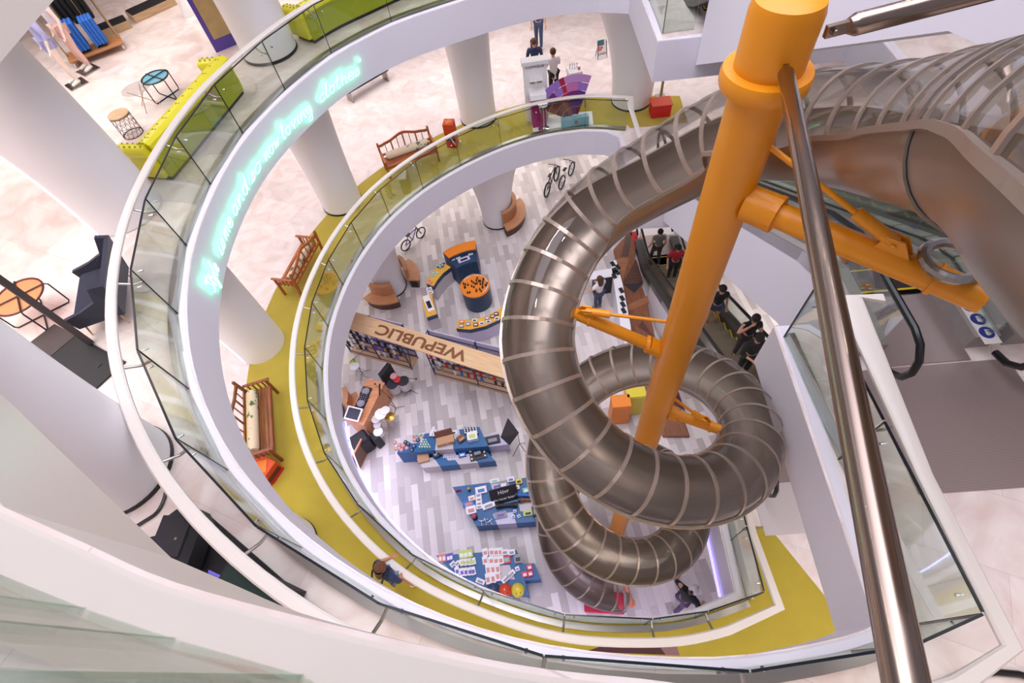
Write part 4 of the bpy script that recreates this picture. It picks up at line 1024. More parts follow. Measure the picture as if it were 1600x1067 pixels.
# black floor stand with pole
cc = P(122, 552, Z2); a, b = P(45, 541, Z2), P(152, 608, Z2); rz = math.atan2(b.y - a.y, b.x - a.x); L = (b - a).length
c4 = [P(x, y, Z2) for x, y in ((45, 541), (152, 608), (198, 566), (88, 508))]; cen = sum(c4, Vector()) / 4
t = thing('floor_stand', 'black floor stand with a wide flat base plate and tall black pole', 'stand', (cen.x, cen.y, Z2 + .003))
mb = MB(); mb.prism([(q.x - cen.x, q.y - cen.y) for q in c4], 0, .03); mb.build('base_plate', 'black', t)
mat('charcoal', s(72, 62, 62), .6)
c5 = [P(x, y, Z2) for x, y in ((45, 541), (78, 562), (121, 526), (88, 508))]
mb = MB(); mb.prism([(q.x - cen.x, q.y - cen.y) for q in c5], .03, .036); mb.build('grey_plate', 'charcoal', t)
pb_ = P(143, 537, Z2); mb = MB(); mb.box((pb_.x - cen.x, pb_.y - cen.y, 1.5), (.13, .09, 2.94), rz, .01); mb.build('pole', 'charcoal', t)
q = P(155, 571, Z2); mb = MB(); mb.box((q.x - cen.x, q.y - cen.y, .033), (.12, .08, .008), rz); mb.build('cover_cap', 'black_rubber', t)
# clothes rack, mannequins, plinths
def mannequin(label, px, rz, topm, legm, dress=False, J=None):
    p = P(*px, Z2)
    root = person(label, (p.x, p.y, Z2 + .025), rz, J or {}, skin='mannequin_skin', hair='mannequin_skin', top=topm, sleeve=.75 if dress else .3, legs=legm, leg_len=.5 if dress else 1., shoes='shoe_white', coat=dress, category='mannequin', name='mannequin')
    mb = MB(); mb.box((0, .06, -.012), (.42, .42, .02)); mb.build('base_plate', 'steel', root); return root
mat('mannequin_skin', s(236, 214, 204), .5)
mannequin('mannequin in lilac blue dress at the left edge of the upper floor', (124, 130), 2.3, 'dress_lilac', 'dress_lilac', True)
mannequin('mannequin in white top and pale pink trousers beside the clothes rack', (142, 108), 2.4, 'shirt_white', 'cloth_pink')
mat('garment_blue', s(46, 110, 206), .8); mat('garment_black', s(18, 16, 20), .8); wood('rack_wood', s(196, 140, 92), s(170, 112, 70), 3)
a, b = P(134, 103, Z2), P(184, 84, Z2); c = (a + b) / 2 ; rz = math.atan2(b.y - a.y, b.x - a.x)
rk = thing('clothes_rack', 'wheeled clothes rack with wood base and two blue garment bundles', 'clothes rack', (c.x, c.y, Z2), rz); L = 1.3
mb = MB(); mb.box((0, .3, .16), (L, .55, .05), 0, .008); mb.build('base', 'rack_wood', rk)
for x in (-L / 2 + .06, L / 2 - .06):
    for y in (.08, .52): mb = MB(); mb.cyl((x - .015, y, .062), (x + .015, y, .062), .06, n=14); mb.build('wheel', 'tile_white', rk)
for x in (-L / 2 + .03, L / 2 - .03): mb = MB(); mb.cyl((x, .3, .18), (x, .3, 1.62), .018, n=8); mb.build('post', 'wire_gold', rk)
mb = MB(); mb.cyl((-L / 2, .3, 1.6), (L / 2, .3, 1.6), .018, n=8); mb.build('rail', 'wire_gold', rk)
def garment(label, x, w, m, z0, z1, group=None):
    o = thing('hanging_garment', label, 'garment', rk.location, rz)
    mb = MB(); 
    for k in range(4): mb.box((x + (k - 1.5) * w / 4, .3, (z0 + z1) / 2), (w / 4.3, .42 - .03 * (k % 2), z1 - z0), 0, .02)
    mb.build('cloth', m, o); mb = MB(); mb.tube([(x, .3, z1 - .02), (x, .3, 1.56), (x + .02, .3, 1.60)], .006, 5); mb.build('hanger', 'wire_gold', o); return o
garment('left bundle of bright blue garments on the wheeled rack', -.22, .34, 'garment_blue', .24, .86)
garment('right bundle of bright blue garments on the wheeled rack', .22, .3, 'garment_blue', .24, .82)
p = P(148, 66, Z2); t = thing('shop_plinth', 'low plinth with black top and wood edge right of the blue garments', 'plinth', (p.x + 1.0, p.y + 1.3, Z2), rz + .15)
def low_plinth(label, px, w, d, rz):
    p = P(*px, Z2); t = thing('shop_plinth', label, 'plinth', (p.x, p.y, Z2), rz)
    mb = MB(); mb.box((0, 0, .09), (w, d, .18)); mb.build('wood_edge', 'pale_wood', t); mb = MB(); mb.box((0, 0, .19), (w - .04, d - .04, .02)); mb.build('black_top', 'black', t); return t
bpy.data.objects.remove(t)
low_plinth('low plinth with black top and wood edge right of the blue garments', (176, 50), .95, .45, rz + .05)
low_plinth('low plinth with black top and wood edge at the top edge of the upper floor', (240, 18), 1.2, .5, rz + .2)
p = P(104, 4, Z2 + 1.0); t = thing('black_garment_rail', 'bundle of black patterned garments on a rail at the top left', 'garment', (p.x, p.y, Z2), rz)
mb = MB()
for k in range(6): mb.box((-.3 + k * .12, 0, 1.0), (.10, .42, .8), 0, .02)
mb.build('cloth', 'garment_black', t)
for x in (-.5, .5): mb = MB(); mb.cyl((x, 0, .0), (x, 0, 1.5), .018, n=8); mb.build('post', 'wire_gold', t)
mb = MB(); mb.cyl((-.5, 0, 1.48), (.5, 0, 1.48), .016, n=8); mb.build('rail', 'wire_gold', t)
p = P(297, 22, Z2); t = thing('pendant_shade', 'small white bell shaped lamp near the purple glass panel', 'lamp', (p.x, p.y, Z2))
mb = MB(); mb.lathe([(.20, .0), (.18, .1), (.08, .34), (.05, .4), (.04, .6)], 24); mb.build('shade', 'pure_white', t, smooth=True)
mat('panel_purple', s(92, 72, 170), .3); mat('panel_ochre', s(186, 160, 110), .5, vary=.3, vscale=4)
a, b = P(338, 82, Z2), P(376, 66, Z2); c = (a + b) / 2; d = b - a
t = thing('patterned_screen', 'purple and ochre patterned screen beside the pale column at the top', 'screen', (c.x, c.y, Z2), math.atan2(d.y, d.x))
mb = MB(); mb.box((0, 0, .7), (d.length, .05, 1.4)); mb.build('frame', 'panel_purple', t); mb = MB(); mb.box((.02, .0, .72), (d.length * .75, .07, .9)); mb.build('picture', 'panel_ochre', t)
# black stage corner with loudspeaker and cases at the lower left
sp = [P(x, y, Z2) for x, y in ((216, 838), (265, 822), (330, 812), (560, 985), (560, 1040), (300, 960))]
mb = MB(); mb.prism([(q.x, q.y) for q in (P(205, 850, Z2), P(262, 835, Z2), P(322, 800, Z2), P(540, 990, Z2), P(520, 1060, Z2), P(330, 1000, Z2))], Z2 + .003, Z2 + .06); tag(mb.build('stage', 'black_carpet'), 'low black carpeted stage corner under the loudspeaker at the lower left', 'stage')
mat('speaker_black', s(32, 30, 34), .55, bump=.3, bscale=180); mat('grille', s(48, 46, 52), .6, .3)
p = P(285, 852, Z2 + .35); t = thing('loudspeaker', 'big black loudspeaker tilted on the stage under the left handrail', 'loudspeaker', (p.x, p.y, Z2 + .062), heading((300, 850), (240, 800), Z2) + .5)
mb = MB(); mb.box((0, 0, .3), (.74, .46, .46), 0, .13); mb.build('cabinet', 'speaker_black', t)
mb = MB(); mb.box((.05, .0, .525), (.42, .34, .02), 0, .008); mb.build('grille', 'grille', t)
mb = MB(); mb.box((-.29, 0, .5), (.10, .30, .06), 0, .02); mb.build('horn', 'black', t)
mb = MB(); mb.box((.0, .0, .04), (.5, .3, .08), 0, .02); mb.build('foot', 'black', t)
mb = MB(); mb.cyl((.02, -.08, .536), (.02, -.08, .54), .015, n=8); mb.build('badge', 'gold_brown', t)
p = P(402, 930, Z2 + .2); t = thing('stage_monitor', 'black wedge stage monitor with green top beside the violet card', 'loudspeaker', (p.x, p.y, Z2 + .062), heading((360, 905), (450, 950), Z2) + PI / 2)
mat('dark_green', s(20, 46, 44), .4)
mb = MB(); mb.hull2([(-.42, -.22, 0), (.42, -.22, 0), (.42, .22, 0), (-.42, .22, 0)], [(-.38, -.06, .34), (.38, -.06, .34), (.40, .18, .34), (-.40, .18, .34)]); mb.build('cabinet', 'speaker_black', t)
mb = MB(); mb.box((0, .07, .347), (.72, .16, .012)); mb.build('top_panel', 'dark_green', t); mb = MB(); mb.box((0, .17, .355), (.72, .02, .014)); mb.build('trim_bar', 'steel', t)
mb = MB(); mb.box((-.2, -.15, .17), (.28, .03, .16)); mb.build('grille', 'grille', t)
mat('card_violet', s(96, 90, 210), .5, emit=(.3, .28, .9), es=.25)
p = P(357, 905, Z2 + .1); t = thing('info_card', 'violet blue tent card with white script on the stage carpet', 'card', (p.x, p.y, Z2 + .062), -.5); t.scale = (1.35,) * 3
mb = MB(); mb.hull2([(-.11, -.09, 0), (.11, -.09, 0), (.11, -.08, 0), (-.11, -.08, 0)], [(-.11, .0, .17), (.11, .0, .17), (.11, .012, .17), (-.11, .012, .17)]); mb.build('card_face', 'card_violet', t)
text_mesh('info', .07, .002, 'tile_white', 'lettering', t, Matrix.Translation((0, -.05, .09)) @ Matrix.Rotation(1.08, 4, 'X'))
c = [P(x, y, Z2 + .02) for x, y in ((262, 740), (258, 775), (246, 800), (225, 815), (200, 830))]
mb = MB(); mb.tube([(q.x, q.y, Z2 + .025) for q in catmull(c, 4)], .02, 6); tag(mb.build('cable', 'black_rubber'), 'thick black cable lying round the foot of the lower left column', 'cable')
c = [P(x, y, Z2 + .08) for x, y in ((285, 862), (300, 880), (290, 895), (310, 905), (300, 920), (325, 915))]
mb = MB(); mb.tube([(q.x, q.y, Z2 + .075) for q in catmull(c, 4)], .012, 6); tag(mb.build('cable', 'black_rubber'), 'thin black cable coiled on the stage carpet below the loudspeaker', 'cable')
c = [P(1555 + 120 * math.cos(a), 1120 + 70 * math.sin(a), Z2 + .03) for a in [PI * 1.0 + PI * k / 10 for k in range(11)]]
mb = MB(); mb.tube([(q.x, q.y, Z2 + .035) for q in c], .03, 8); tag(mb.build('rubber_hose', 'black_rubber'), 'curved black hose on the floor in the lower right corner', 'hose')

# ================================================================ neon lettering on the slab face
GL = {'a': [[(.42, .38), (.3, .5), (.12, .45), (.05, .2), (.15, .02), (.32, .08), (.42, .38), (.42, .1), (.5, 0)]], 'c': [[(.42, .4), (.28, .5), (.1, .4), (.05, .2), (.15, .02), (.32, .02), (.44, .12)]],
 'd': [[(.42, .38), (.28, .5), (.1, .42), (.05, .2), (.15, .02), (.32, .08), (.46, 1.0), (.42, .1), (.52, 0)]], 'e': [[(.06, .22), (.4, .3), (.36, .48), (.2, .5), (.06, .3), (.08, .08), (.22, 0), (.44, .12)]],
 'g': [[(.42, .38), (.3, .5), (.1, .42), (.06, .18), (.2, .04), (.42, .38), (.38, -.4), (.2, -.5), (.08, -.36), (.5, .05)]], 'h': [[(.08, 0), (.2, 1.0), (.08, 0), (.15, .35), (.32, .5), (.4, .38), (.38, .05), (.5, 0)]],
 'i': [[(.05, 0), (.12, .5), (.1, .05), (.2, 0)], [(.15, .68), (.16, .72)]], 'l': [[(.05, .1), (.25, .9), (.18, 1.0), (.08, .2), (.14, 0), (.28, .1)]], 'm': [[(.02, 0), (.08, .5), (.08, .1), (.2, .5), (.28, .4), (.28, 0), (.3, .3), (.44, .5), (.5, .4), (.5, .05), (.58, 0)]],
 'n': [[(.04, 0), (.1, .5), (.1, .1), (.26, .5), (.38, .42), (.38, .05), (.5, 0)]], 'o': [[(.3, .5), (.1, .42), (.05, .18), (.2, 0), (.38, .1), (.42, .35), (.3, .5), (.5, .42)]], 's': [[(.02, 0), (.25, .5), (.32, .2), (.2, 0), (.06, .06)]],
 't': [[(.2, .9), (.12, .1), (.2, 0), (.34, .1)], [(.02, .55), (.34, .6)]], 'v': [[(.04, .46), (.12, .5), (.2, .02), (.4, .48), (.5, .42)]], 'w': [[(.02, .45), (.1, .48), (.14, .02), (.3, .4), (.36, .02), (.54, .46), (.62, .42)]],
 'y': [[(.06, .5), (.1, .12), (.22, .06), (.4, .5), (.34, -.38), (.18, -.5), (.08, -.36), (.5, .05)]], 'S': [[(.5, .85), (.34, 1.0), (.14, .85), (.2, .6), (.42, .4), (.4, .1), (.2, 0), (.02, .14)]], '"': [[(.02, 1.05), (.0, .85)], [(.14, 1.05), (.12, .85)]]}
face = offset(catmull([Vector(p) for p in G2b], 6), -.20)
acc = [0.]
for i in range(1, len(face)): acc.append(acc[-1] + (face[i] - face[i - 1]).length)
def along(sv):
    for i in range(1, len(acc)):
        if acc[i] >= sv: u = (sv - acc[i - 1]) / (acc[i] - acc[i - 1]); return face[i - 1].lerp(face[i], u), (face[i] - face[i - 1]).normalized()
    return face[-1], (face[-1] - face[-2]).normalized()
def s_at(px, py, z):
    q = P(px, py, z); return min(range(len(face)), key=lambda i: (face[i] - Vector((q.x, q.y))).length)
def s_px(px, py, z):
    q = Vector(P(px, py, z)[:2]); i = s_at(px, py, z); best = (9, 0)
    for k in (i - 1, i):
        if 0 <= k < len(face) - 1:
            a, b = face[k], face[k + 1]; u = max(0, min(1, (q - a).dot(b - a) / (b - a).length_squared)); d = (a.lerp(b, u) - q).length
            if d < best[0]: best = (d, acc[k] + u * (acc[k + 1] - acc[k]))
    return best[1]
neon = thing('neon_sign', 'green neon script sentence running along the curved white slab face', 'neon sign', (face[40].x, face[40].y, Z2 - .45)); NO = Vector(neon.location)
ZB = Z2 - .62
words = [('"Style', (331, 455), (353, 403)), ('is', (343, 393), (356, 369)), ('me', (355, 368), (372, 334)), ('and', (371, 333), (399, 278)), ('so', (398, 280), (414, 248)), ('now', (420, 246), (447, 212)), ('loving', (451, 214), (503, 160)), ('clothes"', (512, 158), (574, 98))]
for txt, pa, pb in words:
    s0, s1 = s_px(*pa, Z2 - .5), s_px(*pb, Z2 - .5)
    W = sum(max(x for st in GL[ch] for x, y in st) + .06 for ch in txt); k = (s1 - s0) * .86 / W; hk = .30
    mb = MB(); x0 = 0
    for ch in txt:
        wch = max(x for st in GL[ch] for x, y in st) + .06
        for st in GL[ch]:
            pts = []
            for gx, gy in catmull([Vector((x, y)) for x, y in st], 3):
                q, tt = along(s0 + k * (x0 + gx + .18 * gy)); pts.append((q.x - NO.x, q.y - NO.y, ZB + hk * gy - NO.z))
            if ch == '"': mq = MB(); mq.tube(pts, .011, 5); mq.build('quotation_mark', 'neon_green', neon)
            else: mb.tube(pts, .011, 5)
        x0 += wch
    mb.build('word', 'neon_green', neon)
# ================================================================ ground floor shops
for nm, c in (('shop_blue', (34, 96, 152)), ('shop_navy', (40, 66, 96)), ('shop_beige', (206, 196, 200)), ('shop_violet_white', (206, 200, 226)), ('shop_orange', (240, 136, 36)), ('shop_yellow', (236, 176, 70)), ('box_white', (240, 236, 240)), ('box_red', (222, 60, 84)), ('box_coral', (214, 140, 124)), ('box_lime', (196, 216, 110)), ('box_black', (30, 28, 34)), ('box_blue', (50, 110, 200)), ('box_yellow', (226, 206, 60)), ('box_mint', (130, 200, 180)), ('box_pinkdot', (200, 140, 144)), ('box_wood', (196, 150, 112)), ('box_brown', (120, 78, 60)), ('box_purple', (110, 90, 180)), ('box_grey', (150, 146, 156)), ('metal_navy', (44, 48, 96)), ('screen_dark', (46, 44, 56))):
    mat(nm, s(*c), .45)
wood('sign_wood', s(222, 186, 146), s(206, 166, 124), 2); wood('bench_wood', s(214, 156, 112), s(196, 134, 92), 2.5); wood('desk_wood', s(222, 158, 112), s(198, 130, 88), 2.5); wood('floor_wood_a', s(150, 96, 64), s(120, 72, 48), 2, axis='Y'); wood('floor_wood_b', s(104, 66, 52), s(84, 50, 42), 2); wood('floor_wood_c', s(176, 118, 80), s(150, 96, 64), 2)
mat('letter_brown', s(124, 74, 40), .5)
def Zat(px, py, pt):
    r = ray(px, py); d = Vector((r.x, r.y)); t = d.dot(Vector((pt[0], pt[1]))) / d.length_squared
    return CZ + r.z * t
def poly(pxs, z): return [P(x, y, z) for x, y in pxs]
def lq(A, B, C_, D_, u, v): return A.lerp(B, u).lerp(D_.lerp(C_, u), v)
def checker_table(label, quad, h, rows, base='shop_beige'):
    A, B, C_, D_ = [Vector((q.x, q.y, 0)) for q in poly(quad, h)]; cen = (A + B + C_ + D_) / 4
    t = thing('display_table', label, 'display table', (cen.x, cen.y, .002), 0)
    nr = len(rows)
    for r, row in enumerate(rows):
        for u0, u1, m in row:
            e = .002; v0, v1 = r / nr, (r + 1) / nr
            mb = MB(); q = [lq(A, B, C_, D_, a, b) - cen for a, b in ((u0, v0), (u1, v0), (u1, v1), (u0, v1))]
            mb.prism([(p.x, p.y) for p in q], .0, h); mb.build('panel', m, t)
    return t
B_, W_ = 'shop_blue', 'shop_beige'
tabs = {}
tabs['a'] = checker_table('long blue and beige display table with round items, behind the lower blue table', [(620, 708), (763, 697), (749, 667), (636, 681)], .8, [[(0, .42, B_), (.42, .62, W_), (.62, 1, B_)], [(0, .24, W_), (.24, .46, B_), (.46, .72, W_), (.72, 1, B_)]])
tabs['b'] = checker_table('lower blue and white display table in front of the long table', [(660, 731), (774, 720), (761, 706), (651, 717)], .45, [[(0, .24, W_), (.24, .50, B_), (.50, .76, W_), (.76, 1, B_)], [(0, .24, W_), (.24, .40, B_), (.40, .76, W_), (.76, 1, B_)]])
tabs['c'] = checker_table('wide blue display table with the black hover board sign', [(744, 822), (836, 815), (824, 746), (707, 761)], .55, [[(0, .36, B_), (.36, .68, 'shop_violet_white'), (.68, 1, B_)], [(0, .80, B_), (.80, 1, W_)], [(0, .36, B_), (.36, .8, B_), (.8, 1, B_)], [(0, .50, B_), (.50, .74, W_), (.74, 1, B_)]])
tabs['d'] = checker_table('blue display table with rows of small boxes nearest the light strip', [(742, 926), (826, 929), (807, 859), (681, 868)], .55, [[(0, .45, B_), (.45, 1, B_)], [(0, .55, B_), (.55, .85, W_), (.85, 1, B_)], [(0, .5, B_), (.5, 1, B_)]])
tabs['e'] = checker_table('small blue side block with red square items right of the boxes table', [(812, 908), (845, 905), (835, 880), (803, 881)], .5, [[(0, 1, B_)]])
q4 = poly([(764, 698), (795, 694), (778, 676), (752, 681)], .5); cen = sum(q4, Vector()) / 4
t = thing('white_block', 'violet white display block with black tray at the right end of the long table', 'display table', (cen.x, cen.y, .002)); mb = MB(); mb.prism([(q.x - cen.x, q.y - cen.y) for q in q4], 0, .5); mb.build('body', 'shop_violet_white', t)
def item(name, label, cat, px, z, build, rz=0., group=None):
    p = P(*px, z); o = thing(name, label, cat, (p.x, p.y, z + .003), rz, group); build(o); return o
proto = {}
def small_box(label, px, z, d, m, group, rz=.1, sleeve=None):
    key = (d, m)
    if key not in proto:
        def b(o):
            mb = MB(); mb.box((0, 0, d[2] / 2), d, 0, .004); mb.build('carton', m, o)
            mb = MB(); mb.box((0, -d[1] * .1, d[2] + .002), (d[0] * .6, d[1] * .45, .004)); mb.build('printed_patch', sleeve or ('box_grey' if m != 'box_grey' else 'box_white'), o)
        proto[key] = item('product_box', label, 'box', px, z, b, rz, group); return proto[key]
    p = P(*px, z); return dup(proto[key], (p.x, p.y, z + .003), rz, label, group)
random.seed(3)
# boxes on table d (region in eighths of a pixel)
def d8(x, y): return (660 + x / 8, 830 + y / 8)
for k, (x, y) in enumerate([(495, 300), (545, 295), (600, 285)]): small_box('upright white and lime carton on the boxes table, back row', d8(x, y), .55, (.14, .20, .10), 'box_lime', 'white and lime cartons on the boxes table', .15, 'box_white')
for k, (x, y) in enumerate([(500, 395), (550, 390), (600, 385), (640, 380)]): small_box('white carton with lime edge on the boxes table, second row', d8(x, y), .55, (.13, .17, .08), 'box_white', 'white cartons with lime edge on the boxes table', .15, 'box_lime')
for k, (x, y) in enumerate([(440, 500), (500, 515), (550, 510), (600, 505), (640, 500)]): small_box('slim white and purple carton nearest the light strip on the boxes table', d8(x, y), .55, (.12, .20, .08), 'box_white', 'white and purple cartons nearest the light strip', .15, 'box_purple')
for k, (x, y) in enumerate([(385, 415), (440, 410)]): small_box('small tilted white carton at the left of the boxes table', d8(x, y), .55, (.15, .12, .07), 'box_white', 'tilted white cartons at the left of the boxes table', .6, 'box_grey')
for k, (x, y) in enumerate([(225, 335), (270, 330), (325, 330), (360, 320)]): small_box('flat coral and violet card at the far left corner of the boxes table', d8(x, y), .55, (.11, .20, .02), 'box_coral' if k < 2 else 'box_purple', 'flat cards at the left corner of the boxes table', .05, 'box_white')
for k, (x, y) in enumerate([(790, 270), (870, 265), (925, 265), (980, 260), (790, 370), (865, 370), (925, 370), (985, 365)]): small_box('white carton with coral top edge in the middle of the boxes table', d8(x, y), .55, (.15, .20, .09), 'box_white', 'white and coral cartons in the middle of the boxes table', .05, 'box_coral')
for k, (x, y) in enumerate([(825, 480), (885, 475), (945, 470), (825, 600), (885, 590), (945, 560)]): small_box('long white carton with coral rim in the front row of the boxes table', d8(x, y), .55, (.13, .26, .09), 'box_white', 'long white cartons with coral rim on the boxes table', .05, 'box_coral')
for k, (x, y) in enumerate([(1035, 270), (1120, 270)]): small_box('plain white carton in the back right of the boxes table', d8(x, y), .55, (.18, .14, .10), 'box_white', 'plain white cartons at the back right of the boxes table', 0)
for k, (x, y) in enumerate([(1055, 350), (1195, 345)]): small_box('carton with red and green print' if k == 0 else 'grey white carton with dark picture, rightmost on the boxes table', d8(x, y), .55, (.2, .22, .06), 'box_red' if k == 0 else 'box_grey', None, 0, 'box_mint' if k == 0 else 'box_black')
for k, (x, y) in enumerate([(1045, 600), (1110, 540), (730, 630)]): small_box('long white carton lying askew on the beige panel' if k < 2 else 'white carton with dark side alone near the light strip', d8(x, y), .55, (.24, .12, .08), 'box_white', 'long white cartons lying askew' if k < 2 else None, .6 if k < 2 else -.5)
for k, (x, y) in enumerate([(1340, 450), (1280, 540), (1350, 530)]): small_box('red square box with white cube on the small blue side block', d8(x, y), .5, (.14, .14, .05), 'box_red', 'red square boxes on the small blue side block', .1, 'box_white')
small_box('white cube alone on the small blue side block', d8(1190, 475), .5, (.11, .11, .09), 'box_white', None, .2, 'box_grey')
def helmet(label, px, m1, m2):
    def b(o):
        mb = MB(); mb.lathe([(.17, 0), (.175, .05), (.15, .12), (.09, .17), (.02, .185)], 24); mb.build('shell', m1, o, smooth=True)
        for k in range(5):
            mb = MB(); x = (k - 2) * .055; mb.bar((x, -.13 + abs(x) * .3, .13 - abs(x) * .4), (x, .02, .19 - abs(x) * .45), .025, .012); mb.build('stripe', m2, o)
        for sg in (-1, 1): mb = MB(); mb.ball((sg * .05, -.07, .158), (.022, .03, .012), 8, 5); mb.build('vent', 'box_black', o)
    item('kids_helmet', label, 'helmet', px, .55, b, .1)
helmet('orange striped round helmet on the corner of the boxes table', d8(1035, 745), 'red_orange', 'box_white'); helmet('yellow striped round helmet at the right corner of the boxes table', d8(1195, 740), 'box_yellow', 'box_white'); helmet('dark blue helmet half hidden at the glass edge', d8(890, 735), 'shop_navy', 'box_purple')
# products on table c
def r5(x, y): return (600 + x / 5.617, 650 + y / 5.617)
small_box('pale white and blue carton at the back of the hover board table', r5(855, 655), .55, (.32, .2, .08), 'box_white', None, .05, 'box_blue')
for k, (x, y) in enumerate([(830, 700), (833, 735), (836, 770), (838, 800)]): small_box('small white pack stacked in a column on the hover board table', r5(x, y), .55, (.17, .12, .05), 'box_white', 'column of small white packs', .05)
small_box('white card propped behind the blue tray on the hover board table', r5(775, 730), .55, (.18, .14, .12), 'box_white', None, .1, 'box_coral')
small_box('blue tray with colored print on the hover board table', r5(745, 770), .55, (.34, .18, .06), 'box_blue', None, .1, 'box_coral')
small_box('white carton with red dots at the left edge of the hover board table', r5(768, 830), .55, (.28, .22, .09), 'box_white', None, .05, 'box_pinkdot')
small_box('long white carton below the black hover board sign', r5(920, 790), .55, (.36, .16, .09), 'box_white', None, .2, 'box_grey')
small_box('grey tray on the white front panel of the hover board table', r5(1025, 870), .55, (.34, .18, .04), 'box_grey', None, .05, 'box_purple')
small_box('yellow box at the back right of the hover board table', r5(1185, 580), .55, (.18, .15, .08), 'box_yellow', None, .05, 'box_black')
small_box('white box at the back right corner of the hover board table', r5(1115, 562), .55, (.2, .14, .08), 'box_white', None, .05, 'box_purple')
small_box('brown black box at the far right corner of the hover board table', r5(1280, 575), .55, (.18, .15, .09), 'box_brown', None, .05, 'box_black')
small_box('mint box on the right of the hover board table', r5(1250, 655), .55, (.2, .14, .06), 'box_mint', None, .05, 'box_white')
small_box('white and red box right of the black sign', r5(1160, 635), .55, (.2, .12, .08), 'box_white', None, .05, 'box_red')
small_box('silver violet toy pack at the back of the hover board table', r5(1000, 640), .55, (.2, .16, .10), 'box_purple', None, .05, 'box_grey')
small_box('grey pack left of the yellow box on the hover board table', r5(1050, 605), .55, (.26, .2, .08), 'box_grey', None, .05, 'box_white')
small_box('white green pack at the back edge of the hover board table', r5(970, 572), .55, (.26, .12, .05), 'box_white', None, .05, 'box_mint')
def hoverboard(label, px, m, rz, z=.55):
    def b(o):
        mb = MB(); mb.tube([(-.22, 0, .08), (-.05, 0, .07), (.05, 0, .07), (.22, 0, .08)], [.075, .05, .05, .075], 12); mb.build('deck', m, o, smooth=True)
        for sg in (-1, 1): mb = MB(); mb.cyl((sg * .22, 0, .08), (sg * .29, 0, .08), .08, n=16); mb.build('wheel', 'black_rubber', o)
    return item('hover_board', label, 'hover board', px, z, b, rz)
hoverboard('bright blue hover board on the hover board table', r5(1245, 700), 'box_blue', -.2); hoverboard('red brown hover board in front of the bright blue one', r5(1270, 742), 'box_brown', -.15); hoverboard('black hover board lying before the black sign', r5(1080, 790), 'box_black', -.1)
def bs(o):
    mb = MB(); mb.T = Matrix.Rotation(-.9, 4, 'X'); mb.box((0, 0, .22), (.78, .03, .44), 0, .005); mb.build('board', 'box_black', o)
    R = Matrix.Rotation(-.9, 4, 'X')
    text_mesh('Hövr', .15, .002, 'box_white', 'lettering', o, R @ Matrix.Translation((0, -.02, .31)) @ Matrix.Rotation(PI / 2, 4, 'X')); text_mesh('the hover board', .095, .002, 'box_white', 'lettering', o, R @ Matrix.Translation((0, -.02, .12)) @ Matrix.Rotation(PI / 2, 4, 'X'))
    mb = MB(); mb.bar((0, .30, .0), (0, .28, .22), .03, .03); mb.build('prop', 'box_black', o)
item('board_sign', 'black sign with white words the hover board on the blue table', 'sign', r5(1070, 755), .55, bs, .1)
def fig(o):
    mb = MB(); mb.lathe([(.07, 0), (.08, .03), (.05, .1), (.02, .12)], 14); mb.build('base', 'box_black', o); mb = MB(); mb.ball((0, 0, .16), .06, 12, 8); mb.build('ball_head', 'box_red', o)
item('toy_robot', 'small toy with red ball head at the left front of the hover board table', 'toy', r5(800, 893), .55, fig)
def fig2(o):
    mb = MB(); mb.lathe([(.04, 0), (.03, .05), (.045, .1), (.02, .16)], 10); mb.build('body_shell', 'box_brown', o); mb = MB(); mb.ball((0, 0, .19), .035, 10, 6); mb.build('head_ball', 'box_yellow', o)
item('toy_figure', 'small dark toy figure at the back left of the hover board table', 'toy', r5(752, 655), .55, fig2)
def pinkstar(o):
    mb = MB()
    for k in range(3): mb.bar((-.09, .03 - k * .03, .02), (.09, -.03 + k * .03, .02), .03, .03)
    mb.build('arms', 'magenta', o)
item('toy_star', 'small pink cross shaped toy at the far left of the hover board table', 'toy', r5(655, 660), .55, pinkstar)
for k, (x, y, h) in enumerate([(860, 930, .12), (893, 925, .26), (935, 930, .14)]):
    def tri(o, h=h):
        for a in range(3): mb = MB(); an = a * 2.09 + .4; mb.bar((0, 0, h * .5), (.09 * math.cos(an), .09 * math.sin(an), .01), .018, .018); mb.build('leg', 'box_white', o)
        mb = MB(); mb.cyl((0, 0, h * .45), (0, 0, h), .018, n=8); mb.build('stem', 'box_white', o)
    item('mini_tripod', 'white mini tripod at the front edge of the hover board table', 'tripod', r5(x, y), .55, tri, .3 * k, 'white mini tripods in a row')
small_box('lime half round pack at the right front of the hover board table', r5(1265, 855), .55, (.26, .14, .05), 'box_lime', None, 0, 'box_black')
small_box('dark camera box at the right end of the hover board table', r5(1330, 840), .55, (.18, .26, .12), 'box_black', None, 0, 'box_grey')
for k, (x, y) in enumerate([(1150, 838), (1135, 885), (1185, 882)]): small_box('small white gadget on the front right blue panel', r5(x, y), .55, (.09, .08, .06), 'box_white', 'white gadgets on the front right blue panel', .2 * k, 'box_blue')
